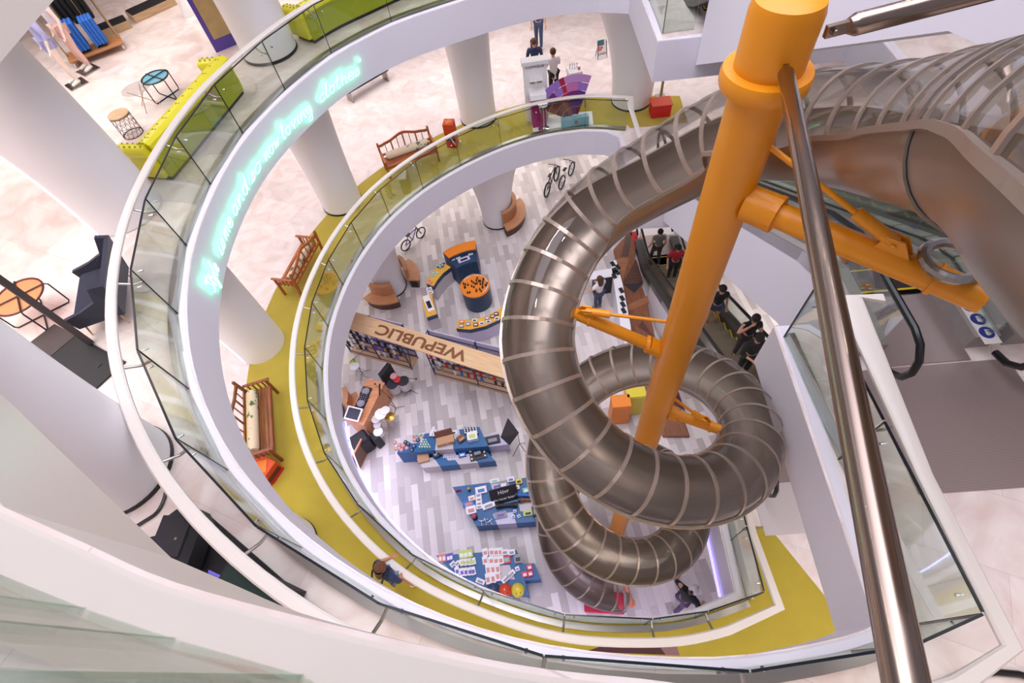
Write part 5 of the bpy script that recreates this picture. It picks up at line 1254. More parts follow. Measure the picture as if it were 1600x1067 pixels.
# products on tables a and b
def disc(label, px, z, r, m, group, key):
    if key not in proto:
        def b(o):
            mb = MB(); mb.lathe([(r * .8, 0), (r * .82, .02), (r * .66, .04)], 16); mb.build('disc_body', m, o); mb = MB(); mb.lathe([(r * .2, .038), (r * .18, .046)], 12); mb.build('disc_center', 'box_white', o)
        proto[key] = item('round_speaker', label, 'speaker', px, z, b, 0, group); return
    p = P(*px, z); dup(proto[key], (p.x, p.y, z + .003), 0, label, group)
for x, y in ((95, 235), (110, 290), (170, 262)): disc('peach round speaker on the left of the long blue table', r5(x, y), .8, .08, 'box_coral', 'peach round speakers on the long table', 'pd')
for x, y in ((135, 255), (155, 298), (200, 283), (270, 210)): disc('pink round speaker on the left of the long blue table', r5(x, y), .8, .08, 'box_pinkdot', 'pink round speakers on the long table', 'pp')
for x, y in ((190, 232), (215, 248), (245, 302), (265, 268), (300, 215)): disc('blue round speaker on the left of the long blue table', r5(x, y), .8, .08, 'shop_navy', 'blue round speakers on the long table', 'pb')
for i in range(4):
    for k in range(4 - i + 1):
        x, y = 320 + k * 22 + i * 10, 280 - i * 20
        key = 'mint'
        if key not in proto:
            def b(o): mb = MB(); mb.lathe([(.035, 0), (.035, .07), (.02, .10)], 10); mb.build('jar_body', 'box_mint', o); mb = MB(); mb.lathe([(.022, .1), (.022, .12)], 8); mb.build('lid', 'box_white', o)
            proto[key] = item('mint_jar', 'small mint jar in a triangle of jars on the long table', 'jar', r5(x, y), .8, b, 0, 'triangle of mint jars')
        else: p = P(*r5(x, y), .8); dup(proto[key], (p.x, p.y, .803), 0)
for i in range(3):
    for k in range(3 - i):
        x, y = 412 + k * 28 + i * 12, 185 - i * 25; key = 'wcap'
        if key not in proto:
            def b(o): mb = MB(); mb.cyl((0, 0, .045), (.12, .02, .045), .045, n=12); mb.build('roll_body', 'box_white', o); mb = MB(); mb.cyl((-.005, 0, .045), (.0, 0, .045), .03, n=12); mb.build('roll_end', 'box_black', o)
            proto[key] = item('white_cup', 'white cylinder with black end in a small pyramid on the long table', 'cylinder', r5(x, y), .8, b, 1.2, 'white cylinders on the long table')
        else: p = P(*r5(x, y), .8); dup(proto[key], (p.x, p.y, .803), 1.2)
for i in range(4):
    for k in range(5):
        x, y = 705 + k * 26 + i * 4, 105 + i * 17; key = 'lens'
        if key not in proto:
            def b(o): mb = MB(); mb.lathe([(.036, 0), (.036, .08), (.028, .085)], 10); mb.build('can_body', 'box_black', o); mb = MB(); mb.lathe([(.026, .084), (.024, .095)], 10); mb.build('can_lid', 'box_white', o)
            proto[key] = item('small_can', 'small black can with white lid in rows at the back of the long table', 'can', r5(x, y), .8, b, 0, 'rows of black cans on the long table')
        else: p = P(*r5(x, y), .8); dup(proto[key], (p.x, p.y, .803), 0)
for k, (x, y) in enumerate([(262, 182), (285, 172), (305, 186), (325, 168), (345, 182)]):
    small_box('small green and red gadget on the back beige panel of the long table', r5(x, y), .8, (.07, .06, .04), 'box_mint' if k % 2 else 'box_coral', 'small green and red gadgets', .3 * k)
def crate(o):
    mb = MB(); mb.box((0, 0, .09), (.52, .26, .18), 0, .006); mb.build('case', 'box_wood', o); mb = MB(); mb.hull2([(-.26, .10, .18), (.26, .10, .18), (.26, .13, .18), (-.26, .13, .18)], [(-.26, .20, .36), (.26, .20, .36), (.26, .23, .36), (-.26, .23, .36)]); mb.build('open_lid', 'box_brown', o); mb = MB(); mb.box((.05, -.132, .1), (.04, .01, .04)); mb.build('latch', 'box_white', o)
item('wood_case', 'open wooden case with dark lid on the long table', 'case', r5(545, 225), .8, crate, .1)
item('wood_case', 'small brown wooden speaker boxes right of the open case', 'case', r5(680, 205), .8, lambda o: (MB().at((0, 0, 0), .5).box((0, 0, .06), (.22, .2, .12), 0, .005).build('case', 'box_brown', o), MB().at((0, 0, 0), .5).box((0, -.05, .125), (.16, .06, .012)).build('grille', 'box_wood', o)))
small_box('white photo card behind the open wooden case', r5(600, 150), .8, (.3, .14, .03), 'box_white', None, 0, 'box_black')
small_box('stack of pale boxes behind the middle of the lower table', r5(780, 190), .8, (.3, .26, .18), 'box_white', None, .05, 'box_lime')
small_box('black tray on the violet white block', r5(955, 215), .5, (.44, .24, .10), 'box_black', None, .05, 'box_grey')
small_box('pale wooden box with black strap on the lower blue table', r5(350, 375), .45, (.34, .26, .10), 'box_wood', None, .1, 'box_wood')
def cam(o):
    mb = MB(); mb.box((0, 0, .06), (.2, .16, .12), 0, .01); mb.build('base', 'shop_navy', o); mb = MB(); mb.cyl((0, 0, .1), (0, 0, .26), .05, n=12); mb.build('column_body', 'box_white', o); mb = MB(); mb.ball((0, 0, .27), .045, 10, 6); mb.build('head_ball', 'box_black', o)
item('camera_robot', 'navy and white gadget with round head on the lower blue table', 'gadget', r5(462, 350), .45, cam, .1)
for i in range(2):
    for k in range(5): small_box('small silver part in a tray row on the lower blue table', r5(530 + k * 23, 345 + i * 18 - k * 2), .45, (.07, .05, .03), 'box_white', 'silver parts on the lower blue table', .1, 'box_purple')
small_box('bright blue gadget box on the lower blue table', r5(690, 345), .45, (.22, .14, .08), 'box_blue', None, .05, 'box_white')
def tray(o):
    mb = MB(); mb.box((0, 0, .015), (.5, .36, .03), 0, .004); mb.build('tray', 'box_black', o); mb = MB(); mb.cyl((-.1, 0, .09), (.1, 0, .09), .06, n=14); mb.build('tube_speaker', 'box_grey', o)
    for k in range(6): mb = MB(); mb.lathe([(.03, .03), (.03, .07), (.02, .08)], 10, (-.2 + (k % 2) * .4, -.12 + (k // 2) * .12, 0)); mb.build('round_knob', 'box_white', o)
item('gadget_tray', 'black tray with a tube speaker and white knobs on the lower blue table', 'tray', r5(825, 335), .45, tray, .1)
c = [P(*r5(x, y), .02) for x, y in ((960, 340), (990, 375), (1030, 390), (1060, 375), (1010, 360), (980, 385), (1050, 410))]
mb = MB(); mb.tube([(q.x, q.y, .012) for q in catmull(c, 4)], .008, 5); tag(mb.build('cable', 'box_white'), 'thin white cable lying on the floor by the violet white block', 'cable')
# black diamond panel on a tripod
p = P(814, 703, 0); t = thing('reflector_stand', 'black diamond shaped panel on a thin black tripod', 'stand', (p.x, p.y, .002))
H = 1.45; mb = MB(); mb.cyl((0, 0, .45), (0, 0, H), .012, n=8); mb.build('pole', 'wire_black', t)
for x, y in ((801, 713), (829, 717), (820, 692)): q = P(x, y, 0); mb = MB(); mb.cyl((0, 0, .5), (q.x - p.x, q.y - p.y, .01), .01, n=6); mb.build('leg', 'wire_black', t)
zz = {}; mb = MB(); cs = []
for (x, y), z in (((793, 654), 1.75), ((810, 677), 1.45), ((796, 696), 1.15), ((782, 683), 1.45)): q = P(x, y, z); cs.append(Vector((q.x - p.x, q.y - p.y, z)))
mb.hull2(cs, [q + Vector((.02, .02, -.015)) for q in cs]); mb.build('panel', 'cloth_darkgrey', t)
mb = MB(); mb.cyl((0, 0, H - .02), cs[1], .012, n=6); mb.build('arm', 'wire_black', t)

# ---------------------------------------------------------------- round kiosk with curved counters
def ru(x, y): return (560 + x / 5.336, 330 + y / 5.336)
def band(outer, inner, z): return poly(outer, z) + poly(inner[::-1], z)
def counter(label, outer, inner, h, top, body, front=None):
    pg = band([ru(*q) for q in outer], [ru(*q) for q in inner], h); cen = sum(pg, Vector()) / len(pg); t = thing('curved_counter', label, 'counter', (cen.x, cen.y, .002))
    no = len(outer); O_ = [Vector((q.x - cen.x, q.y - cen.y)) for q in pg[:no]]; I_ = [Vector((q.x - cen.x, q.y - cen.y)) for q in pg[no:]][::-1]
    def seg(z0, z1, m, nm, shrink=0.):
        mb = MB(); cc = Vector((0, 0))
        for i in range(no - 1):
            qs = [O_[i], O_[i + 1], I_[i + 1], I_[i]]; mb.prism([(q.x * (1 - shrink), q.y * (1 - shrink)) for q in qs], z0, z1)
        return mb.build(nm, m, t)
    seg(0, h - .22, body, 'base', .03); seg(h - .22, h - .03, 'shop_navy', 'apron'); seg(h - .03, h, top, 'top')
    return t
counter('curved counter with yellow top and blue figures left of the cash desk', [(565, 600), (590, 545), (640, 480), (700, 425)], [(625, 625), (655, 575), (705, 515), (770, 465)], .85, 'shop_yellow', 'shop_beige')
counter('curved counter with yellow top and white panel left of the round table', [(528, 705), (535, 760), (550, 820), (570, 885)], [(615, 690), (622, 740), (635, 790), (655, 855)], .85, 'shop_yellow', 'shop_beige')
counter('curved counter with yellow and black items in front of the round table', [(815, 975), (930, 985), (1060, 955), (1185, 895), (1260, 840)], [(835, 905), (930, 910), (1050, 880), (1160, 825), (1225, 780)], .85, 'shop_yellow', 'shop_violet_white')
pg = band([ru(*q) for q in ((705, 345), (760, 310), (830, 280), (900, 258), (975, 245))], [ru(*q) for q in ((755, 392), (800, 366), (860, 342), (920, 325), (980, 318))], 1.25); cen = sum(pg, Vector()) / len(pg)
t = thing('cash_desk', 'curved navy cash desk with bright orange top', 'desk', (cen.x, cen.y, .002)); no = 5
O_ = [Vector((q.x - cen.x, q.y - cen.y)) for q in pg[:no]]; I_ = [Vector((q.x - cen.x, q.y - cen.y)) for q in pg[no:]][::-1]
for nm, z0, z1, m, ext in (('body', 0, 1.22, 'shop_navy', 0), ('orange_top', 1.22, 1.27, 'shop_orange', 0), ('work_shelf', 0, 1.05, 'shop_navy', .42)):
    mb = MB()
    for i in range(no - 1):
        if ext: d0 = (I_[i] - O_[i]).normalized() * ext; d1 = (I_[i + 1] - O_[i + 1]).normalized() * ext; qs = [I_[i], I_[i + 1], I_[i + 1] + d1, I_[i] + d0]
        else: qs = [O_[i], O_[i + 1], I_[i + 1], I_[i]]
        mb.prism([(q.x, q.y) for q in qs], z0, z1)
    mb.build(nm, m, t)
for k, (x, y) in enumerate([(785, 400), (830, 385), (935, 355)]): small_box('white slip of paper on the navy work shelf of the cash desk', ru(x, y), 1.05, (.16, .14, .03), 'box_white', 'white slips on the cash desk shelf', .25, 'box_grey')
small_box('white tray with black scanner on the work shelf of the cash desk', ru(880, 405), 1.05, (.44, .2, .04), 'shop_violet_white', None, .25, 'box_black')
p = P(*ru(970, 620), .95); p2 = P(*ru(1093, 620), .95); R_ = (p2 - p).length; RC = p
t = thing('round_table', 'round navy table with orange top full of small black figures', 'table', (p.x, p.y, .002))
mb = MB(); mb.lathe([(R_ * .93, 0), (R_ * .96, .9)], 40); mb.build('drum', 'shop_navy', t, smooth=True); mb = MB(); mb.lathe([(R_, .9), (R_, .95)], 40); mb.build('top', 'shop_orange', t)
mb = MB(); mb.tube([(R_ * .98 * math.cos(2 * PI * k / 40), R_ * .98 * math.sin(2 * PI * k / 40), 1.0) for k in range(40)], .012, 5, closed=True); mb.build('clear_rim', 'clear_acrylic', t)
random.seed(11); fb = None
for k in range(34):
    a = random.uniform(0, 2 * PI); r = R_ * .85 * math.sqrt(random.random()); loc = (p.x + r * math.cos(a), p.y + r * math.sin(a), .954); big = r < R_ * .45
    lb, gp = 'small black figure standing on the orange round table', 'black figures on the orange table'
    if fb is None:
        fb = thing('toy_figure', lb, 'toy', loc, 0, gp); mb = MB(); mb.lathe([(.032, 0), (.02, .03), (.03, .055), (.012, .075)], 8); mb.build('figure_body', 'box_black', fb); mb = MB(); mb.ball((0, 0, .085), .022, 8, 5); mb.build('figure_head', 'box_brown', fb)
    else: dup(fb, loc, a)
wb = None
for k in range(22):
    a = 2 * PI * k / 40 - .9; loc = (p.x + R_ * .88 * math.cos(a), p.y + R_ * .88 * math.sin(a), .954)
    if wb is None:
        wb = thing('clear_marble', 'small clear glass ball along the rim of the orange table', 'ball', loc, 0, 'clear balls along the rim'); mb = MB(); mb.ball((0, 0, .025), .025, 10, 6); mb.build('ball_body', 'pure_white', wb, smooth=True)
    else: dup(wb, loc, 0)
for k, (x, y, m) in enumerate([(665, 470, 'box_blue'), (690, 450, 'box_mint'), (715, 440, 'box_blue'), (685, 475, 'box_mint'), (705, 465, 'box_blue')]):
    key = 'bf' + m
    def b(o, m=m): mb = MB(); mb.ball((0, 0, .06), (.05, .05, .06), 10, 6); mb.build('figure_body', m, o, smooth=True); mb = MB(); mb.ball((0, -.02, .13), .03, 8, 6); mb.build('figure_head', 'box_white', o)
    if key not in proto: proto[key] = item('blue_figure', 'bright %s rounded figure clustered on the left curved counter' % ('blue' if m == 'box_blue' else 'mint'), 'toy', ru(x, y), .85, b, 0, 'rounded %s figures on the left curved counter' % ('blue' if m == 'box_blue' else 'mint'))
    else: q = P(*ru(x, y), .85); dup(proto[key], (q.x, q.y, .853), 0)
for k, (x, y) in enumerate([(625, 520), (640, 535), (615, 540), (655, 515)]): small_box('small blue card on the left curved counter', ru(x, y), .85, (.1, .08, .03), 'box_mint', 'blue cards on the left curved counter', .7, 'box_white')
for k, (x, y) in enumerate([(590, 580), (610, 590), (600, 602)]): small_box('small red card at the lower end of the left curved counter', ru(x, y), .85, (.07, .07, .03), 'box_red', 'red cards on the left curved counter', .6, 'box_white')
small_box('long white panel with dark window on the curved counter left of the round table', ru(585, 770), .85, (.24, .74, .03), 'box_white', None, .25, 'box_black')
for k, (x, y) in enumerate([(590, 650), (600, 680)]): small_box('white booklet at the upper end of the counter left of the round table', ru(x, y), .85, (.2, .14, .02), 'box_white', 'white booklets between the curved counters', .2)
for k, (x, y, m) in enumerate([(865, 925, 'shop_orange'), (860, 960, 'box_grey'), (915, 945, 'box_grey'), (970, 915, 'box_white'), (980, 950, 'box_brown'), (1030, 940, 'box_white'), (1075, 895, 'box_grey'), (1085, 925, 'box_white'), (1120, 880, 'box_brown'), (1150, 860, 'box_black'), (1155, 900, 'box_white')]):
    small_box('small %s pack on the curved counter in front of the round table' % m.split('_')[1], ru(x, y), .85, (.16, .12, .05), m, '%s packs on the front curved counter' % m.split('_')[1], -.1, 'box_black' if m == 'box_white' else 'box_white')
# curved wooden benches round the columns
def curved_bench(label, cx, cy, a0, a1, r0=.74, r1=1.18, back='in', slats=False):
    t = thing('curved_bench', label, 'bench', (cx, cy, .002)); n = 12
    def ringseg(ra, rb, z0, z1, m, nm):
        mb = MB()
        for k in range(n):
            p0, p1 = a0 + (a1 - a0) * k / n, a0 + (a1 - a0) * (k + 1) / n
            mb.prism([(ra * math.cos(p0), ra * math.sin(p0)), (rb * math.cos(p0), rb * math.sin(p0)), (rb * math.cos(p1), rb * math.sin(p1)), (ra * math.cos(p1), ra * math.sin(p1))], z0, z1)
        return mb.build(nm, m, t)
    ringseg(r0, r1, .38, .45, 'bench_wood', 'seat'); ringseg(r0 + .06, r1 - .08, 0, .38, 'floor_wood_b', 'base')
    b = ringseg(r0 - .02, r0 + .06, .45, .95, 'floor_wood_c' if slats else 'bench_wood', 'backrest')
    if slats:
        mb = MB()
        for k in range(22): a = a0 + (a1 - a0) * (k + .5) / 22; mb.box(((r0 + .065) * math.cos(a), (r0 + .065) * math.sin(a), .7), (.012, .03, .48), a)
        mb.build('slats', 'bench_wood', b)
    ringseg(r0 - .05, r0 + .10, .95, .99, 'bench_wood', 'top_rail')
    for a in (a0, a1): mb = MB(); rm = (r0 + r1) / 2; mb.box((rm * math.cos(a), rm * math.sin(a), .2), (r1 - r0 - .2, .03, .3), a); mb.build('end_panel', 'box_black', t)
    return t
cA, cB = P(778, 343, 0), P(612, 448, 0)
curved_bench('curved wooden bench with slatted back at the right of the far column', cA.x, cA.y, -1.35, .5, slats=True)
curved_bench('curved wooden bench at the right of the column beside the kiosk', cB.x, cB.y, -.25, .85)
curved_bench('curved wooden bench below the column beside the kiosk, near the lettered sign', cB.x, cB.y, -2.5, -1.25)
cC = Vector((-6.4, 8.2, 0)); curved_bench('curved wooden bench half hidden beside the wooden desk', cC.x, cC.y, -.2, .4, .95, 1.2)
# ---------------------------------------------------------------- lettered header board over two racks
fl, frr = P(680.5, 587, 0), P(797, 618, 0)
ztop = 2.05
def rack(label, A, B, dep, lab_item, cols, seedv):
    d = (B - A); L = d.length; rz = math.atan2(d.y, d.x); t = thing('open_rack', label, 'rack', (A.x, A.y, .002), rz); nS = 6
    mb = MB(); mb.box((L / 2, dep / 2, .06), (L, dep, .12)); mb.build('wood_base', 'sign_wood', t)
    mb = MB(); mb.box((L / 2, dep - .02, ztop / 2 + .06), (L, .02, ztop - .14)); mb.build('back_panel', 'shop_violet_white', t)
    nP = max(2, round(L / 1.3))
    for k in range(nP + 1):
        x = L * k / nP
        for y in (.015, dep - .045): mb = MB(); mb.box((x, y, ztop / 2), (.03, .03, ztop)); mb.build('upright', 'metal_navy', t)
        if k < nP + 1:
            mb = MB(); mb.box((x, dep / 2, ztop - .02), (.025, dep, .025)); mb.build('cross_bar', 'metal_navy', t)
    for q in range(nS):
        z = .14 + q * (ztop - .3) / (nS - 1) * .95
        mb = MB(); mb.box((L / 2, .015, z), (L, .022, .022)); mb.box((L / 2, dep - .05, z), (L, .022, .022)); mb.build('shelf_bars', 'metal_navy', t)
    for sg in (0, L): mb = MB(); mb.bar((sg, .02, .12), (sg, dep - .04, ztop - .05), .02, .02); mb.build('brace', 'metal_navy', t)
    random.seed(seedv); pro = {}
    for q in range(1, nS - 1):
        z = .14 + q * (ztop - .3) / (nS - 1) * .95 + .008
        k = 0; x = .12
        while x < L - .1:
            if random.random() < .86:
                cn, cm = random.choice(cols); w = t.matrix_basis @ Vector((x, dep * .06, z + .012)); lb = 'slim %s bottle on the %s' % (cn, lab_item); gp = '%s bottles on the %s' % (cn, lab_item)
                if cn not in pro:
                    o = thing('slim_bottle', lb, 'bottle', w, rz, gp); mb = MB(); mb.lathe([(.045, 0), (.045, .2), (.025, .25)], 10); mb.build('bottle_body', cm, o, smooth=True); mb = MB(); mb.lathe([(.026, .245), (.026, .29)], 8); mb.build('cap', 'box_black' if cm != 'box_black' else 'box_grey', o); pro[cn] = o
                else: dup(pro[cn], w, rz, lb, gp)
            x += .235
    return t
dd = P(655, 555, 0) - P(644, 578, 0)
la, lb_ = P(549, 551.5, 0), P(644, 578, 0)
rB = frr + (frr - fl).normalized() * .5
dep = .52
rack('right open navy rack of bottles under the lettered board', fl, rB, dep, 'right rack', [('black', 'box_black'), ('red', 'bright_red'), ('dark red', 'maroon'), ('blue', 'box_blue'), ('white', 'box_white'), ('grey', 'box_grey')], 5)
rack('left open navy rack of bottles under the lettered board', la, lb_, dep, 'left rack', [('dark grey', 'cloth_darkgrey'), ('black', 'box_black'), ('pale', 'box_white'), ('blue grey', 'box_purple')], 6)
zs = ztop + .01
s1, s2, s3, s4 = [P(*q, zs + .05) for q in ((552, 487), (796, 562), (801, 586), (544, 513))]
ax_ = (s2 - s1).normalized(); L = (P(860, 582, zs + .05) - s1).length; ay = Vector((-ax_.y, ax_.x, 0)); wd = abs((s4 - s1).dot(ay))
t = thing('shop_sign_board', 'long pale wood header board with brown WEPUBLIC letters over the racks', 'sign', (s1.x, s1.y, zs), math.atan2(ax_.y, ax_.x))
mb = MB(); mb.box((L / 2 - .2, -wd / 2, .025), (L + .4, wd, .05), 0, .004); mb.build('board', 'sign_wood', t)
lx0 = (P(590, 512, zs + .05) - s1).dot(ax_); lx1 = (P(734, 548, zs + .05) - s1).dot(ax_)
o = text_mesh('WEPUBLIC', .55, .006, 'letter_brown', 'lettering', t, None, bold=.012)
xs = [v.co.x for v in o.data.vertices]; ys = [v.co.y for v in o.data.vertices]; sx = (lx1 - lx0) / (max(xs) - min(xs)); sy = wd * .6 / (max(ys) - min(ys))
o.data.transform(Matrix.Translation(((lx0 + lx1) / 2, -wd * .54, .056)) @ Matrix.Rotation(PI, 4, 'Z') @ Matrix.Diagonal((sx, sy, 1, 1)) @ Matrix.Translation((-(max(xs) + min(xs)) / 2, -(max(ys) + min(ys)) / 2, 0)))
# ---------------------------------------------------------------- wooden desk with decks, drums, loudspeaker
def r4(x, y): return (540 + x / 6.67, 560 + y / 6.67)
q4 = poly([r4(220, 218), r4(402, 258), r4(190, 690), r4(15, 640)], 1.0); cen = sum(q4, Vector()) / 4
t = thing('wood_desk', 'warm wooden desk carrying music decks under the handrail', 'desk', (cen.x, cen.y, .002)); mb = MB(); mb.prism([(q.x - cen.x, q.y - cen.y) for q in q4], 0, .95); mb.build('body', 'desk_wood', t)
mb = MB(); mb.prism([((q.x - cen.x) * 1.03, (q.y - cen.y) * 1.03) for q in q4], .95, 1.0); mb.build('top', 'desk_wood', t)
q = P(*r4(355, 325), 1.0); mb = MB(); mb.box((q.x - cen.x, q.y - cen.y, 1.003), (.05, .42, .006), .0); mb.build('slot', 'box_black', t)
drz = math.atan2((q4[3] - q4[0]).y, (q4[3] - q4[0]).x) + PI / 2
def deck(o):
    mb = MB(); mb.box((0, 0, .03), (.30, .30, .06), 0, .006); mb.build('deck_case', 'box_black', o); mb = MB(); mb.lathe([(.125, .06), (.12, .07)], 24); mb.build('platter', 'box_grey', o); mb = MB(); mb.bar((.12, .12, .08), (.06, -.05, .075), .012, .012); mb.build('tone_arm', 'chrome', o)
item('turntable', 'turntable at the far end of the wooden desk', 'turntable', r4(215, 350), 1.0, deck, drz); item('turntable', 'turntable beside the white framed screen on the wooden desk', 'turntable', r4(165, 475), 1.0, deck, drz)
def mixer(o):
    mb = MB(); mb.box((0, 0, .035), (.28, .24, .07), 0, .006); mb.build('mixer_case', 'screen_dark', o)
    for k in range(9): mb = MB(); mb.cyl((-.08 + (k % 3) * .08, -.07 + (k // 3) * .07, .07), (-.08 + (k % 3) * .08, -.07 + (k // 3) * .07, .095), .014, n=8); mb.build('knob', 'box_grey', o)
item('mixer', 'dark mixer with grey knobs between two turntables', 'mixer', r4(195, 412), 1.0, mixer, drz)
def ipad(o):
    R = Matrix.Rotation(.2, 4, 'X'); mb = MB(); mb.T = R; mb.box((0, 0, .16), (.50, .42, .03), 0, .012); mb.build('white_frame', 'box_white', o); mb = MB(); mb.T = R; mb.box((0, 0, .178), (.40, .33, .006)); mb.build('screen', 'screen_dark', o); mb = MB(); mb.bar((0, 0, 0), (0, 0, .16), .08, .08); mb.build('stand', 'steel', o)
item('tablet_screen', 'white framed dark screen on the near end of the wooden desk', 'screen', r4(105, 590), 1.0, ipad, drz + PI / 2 * 0 + .0)
def drum(o, r, h, z, m, head, nm='drum'):
    mb = MB(); mb.lathe([(r, z), (r, z + h)], 24, (0, 0, 0)); a = mb.build('shell', m, o); mb = MB(); mb.lathe([(r + .01, z + h - .02), (r + .01, z + h + .012)], 24); mb.build('hoop', 'chrome', o); mb = MB(); mb.lathe([(r * .97, z + h + .012), (r * .96, z + h + .015)], 24); mb.build('drum_head', head, o)
    for k in range(3): aa = k * 2.09 + .4; mb = MB(); mb.cyl((r * .5 * math.cos(aa), r * .5 * math.sin(aa), z + .01), (r * 1.1 * math.cos(aa), r * 1.1 * math.sin(aa), .006), .008, n=5); mb.build('leg', 'chrome', o)
def cymbal(o, r, z, m):
    mb = MB(); mb.lathe([(r, z), (r * .5, z + .012), (r * .2, z + .03), (.01, z + .035)], 24); mb.build('disc', m, o, smooth=True); mb = MB(); mb.cyl((0, 0, .3), (0, 0, z + .05), .01, n=6); mb.build('stand_pole', 'chrome', o)
    for k in range(3): aa = k * 2.09; mb = MB(); mb.cyl((0, 0, .35), (.22 * math.cos(aa), .22 * math.sin(aa), .006), .008, n=5); mb.build('leg', 'chrome', o)
mat('brass', s(186, 150, 70), .3, .9)
for x, y, r, lab in ((490, 275, .20, 'left'), (600, 240, .19, 'right')): item('drum', '%s of the two grey headed floor drums beside the black panel' % lab, 'drum', r4(x, y), .62, lambda o, r=r: None) if 0 else None
def place_drum(label, px, z, r, h, m, head):
    p = P(*px, z + h); o = thing('drum', label, 'drum', (p.x, p.y, .004)); drum(o, r, h, z, m, head)
place_drum('left of the two grey headed floor drums beside the black panel', r4(490, 270), .3, .20, .36, 'shop_beige', 'screen_dark'); place_drum('right of the two grey headed floor drums beside the black panel', r4(600, 238), .3, .19, .36, 'shop_beige', 'screen_dark')
place_drum('coral red small drum behind the two floor drums', r4(500, 185), .72, .11, .14, 'box_red', 'box_pinkdot'); place_drum('bright red small drum nearer to the grey headed drums', r4(535, 215), .66, .11, .12, 'bright_red', 'bright_red')
place_drum('white headed drum nearest the wooden desk', r4(318, 632), .55, .15, .14, 'box_white', 'box_white'); place_drum('wood toned small drum in the white drum kit', r4(330, 695), .5, .12, .14, 'bench_wood', 'shop_beige'); place_drum('white headed drum at the lower end of the drum kit', r4(340, 765), .45, .15, .16, 'box_white', 'box_white')
def place_cymbal(label, px, z, r, m): p = P(*px, z); o = thing('cymbal', label, 'cymbal', (p.x, p.y, .004)); cymbal(o, r, z, m)
place_cymbal('large white cymbal at the back of the drum kit', r4(365, 578), .95, .19, 'box_white'); place_cymbal('smaller white cymbal beyond the large one', r4(412, 540), 1.0, .14, 'box_white'); place_cymbal('brass gold cymbal at the right of the drum kit', r4(460, 608), .75, .16, 'brass'); place_cymbal('white cymbal beside the green rimmed drum at the glass edge', r4(95, 80), .9, .15, 'box_white'); place_cymbal('lime rimmed cymbal at the glass edge behind the rack', r4(80, 35), .7, .13, 'box_lime')
p = P(*r4(450, 190), .6); o = thing('panel_amplifier', 'black upright amplifier panel behind the red drums', 'amplifier', (p.x, p.y, .003), .9)
mb = MB(); mb.box((0, 0, .55), (.5, .16, 1.1), 0, .015); mb.build('cabinet', 'speaker_black', o); mb = MB(); mb.box((0, -.085, .6), (.42, .01, .8)); mb.build('grille', 'grille', o)
def micstand(label, px, rz):
    p = P(*px, 0); o = thing('microphone_stand', label, 'stand', (p.x, p.y, .003), rz)
    mb = MB(); mb.cyl((0, 0, .02), (0, 0, 1.0), .01, n=6); mb.build('pole', 'wire_black', o); mb = MB(); mb.cyl((-.15, 0, .9), (.5, 0, 1.15), .008, n=6); mb.build('boom', 'wire_black', o); mb = MB(); mb.ball((.52, 0, 1.16), (.035, .03, .03), 8, 6); mb.build('microphone', 'box_black', o)
    for k in range(3): aa = k * 2.09; mb = MB(); mb.cyl((0, 0, .12), (.28 * math.cos(aa), .28 * math.sin(aa), .008), .008, n=5); mb.build('leg', 'wire_black', o)
micstand('black microphone stand between the wooden desk and the open floor', r4(530, 530), 2.3); micstand('microphone stand with short boom right of the two floor drums', r4(680, 345), -.5); micstand('thin microphone stand behind the wooden desk', r4(180, 160), .4)
p = P(*r4(168, 880), .4); o = thing('loudspeaker', 'black loudspeaker on the grey floor at the near end of the wooden desk', 'loudspeaker', (p.x, p.y, .003), .5)
mb = MB(); mb.box((0, 0, .36), (.56, .48, .72), 0, .05); mb.build('cabinet', 'speaker_black', o); mb = MB(); mb.box((.1, -.1, .73), (.24, .2, .02)); mb.build('top_plate', 'grille', o); mb = MB(); mb.box((.42, -.18, .3), (.24, .3, .6), .2, .03); mb.build('side_cabinet', 'speaker_black', o)
p = P(*r4(165, 1010), .3); o = thing('picture_frame', 'wood framed panel standing by the light strip', 'frame', (p.x, p.y, .003), 1.1)
mb = MB(); mb.box((0, 0, .4), (.7, .05, .8)); mb.build('frame', 'desk_wood', o); mb = MB(); mb.box((0, 0, .4), (.6, .06, .7)); mb.build('picture', 'box_brown', o)
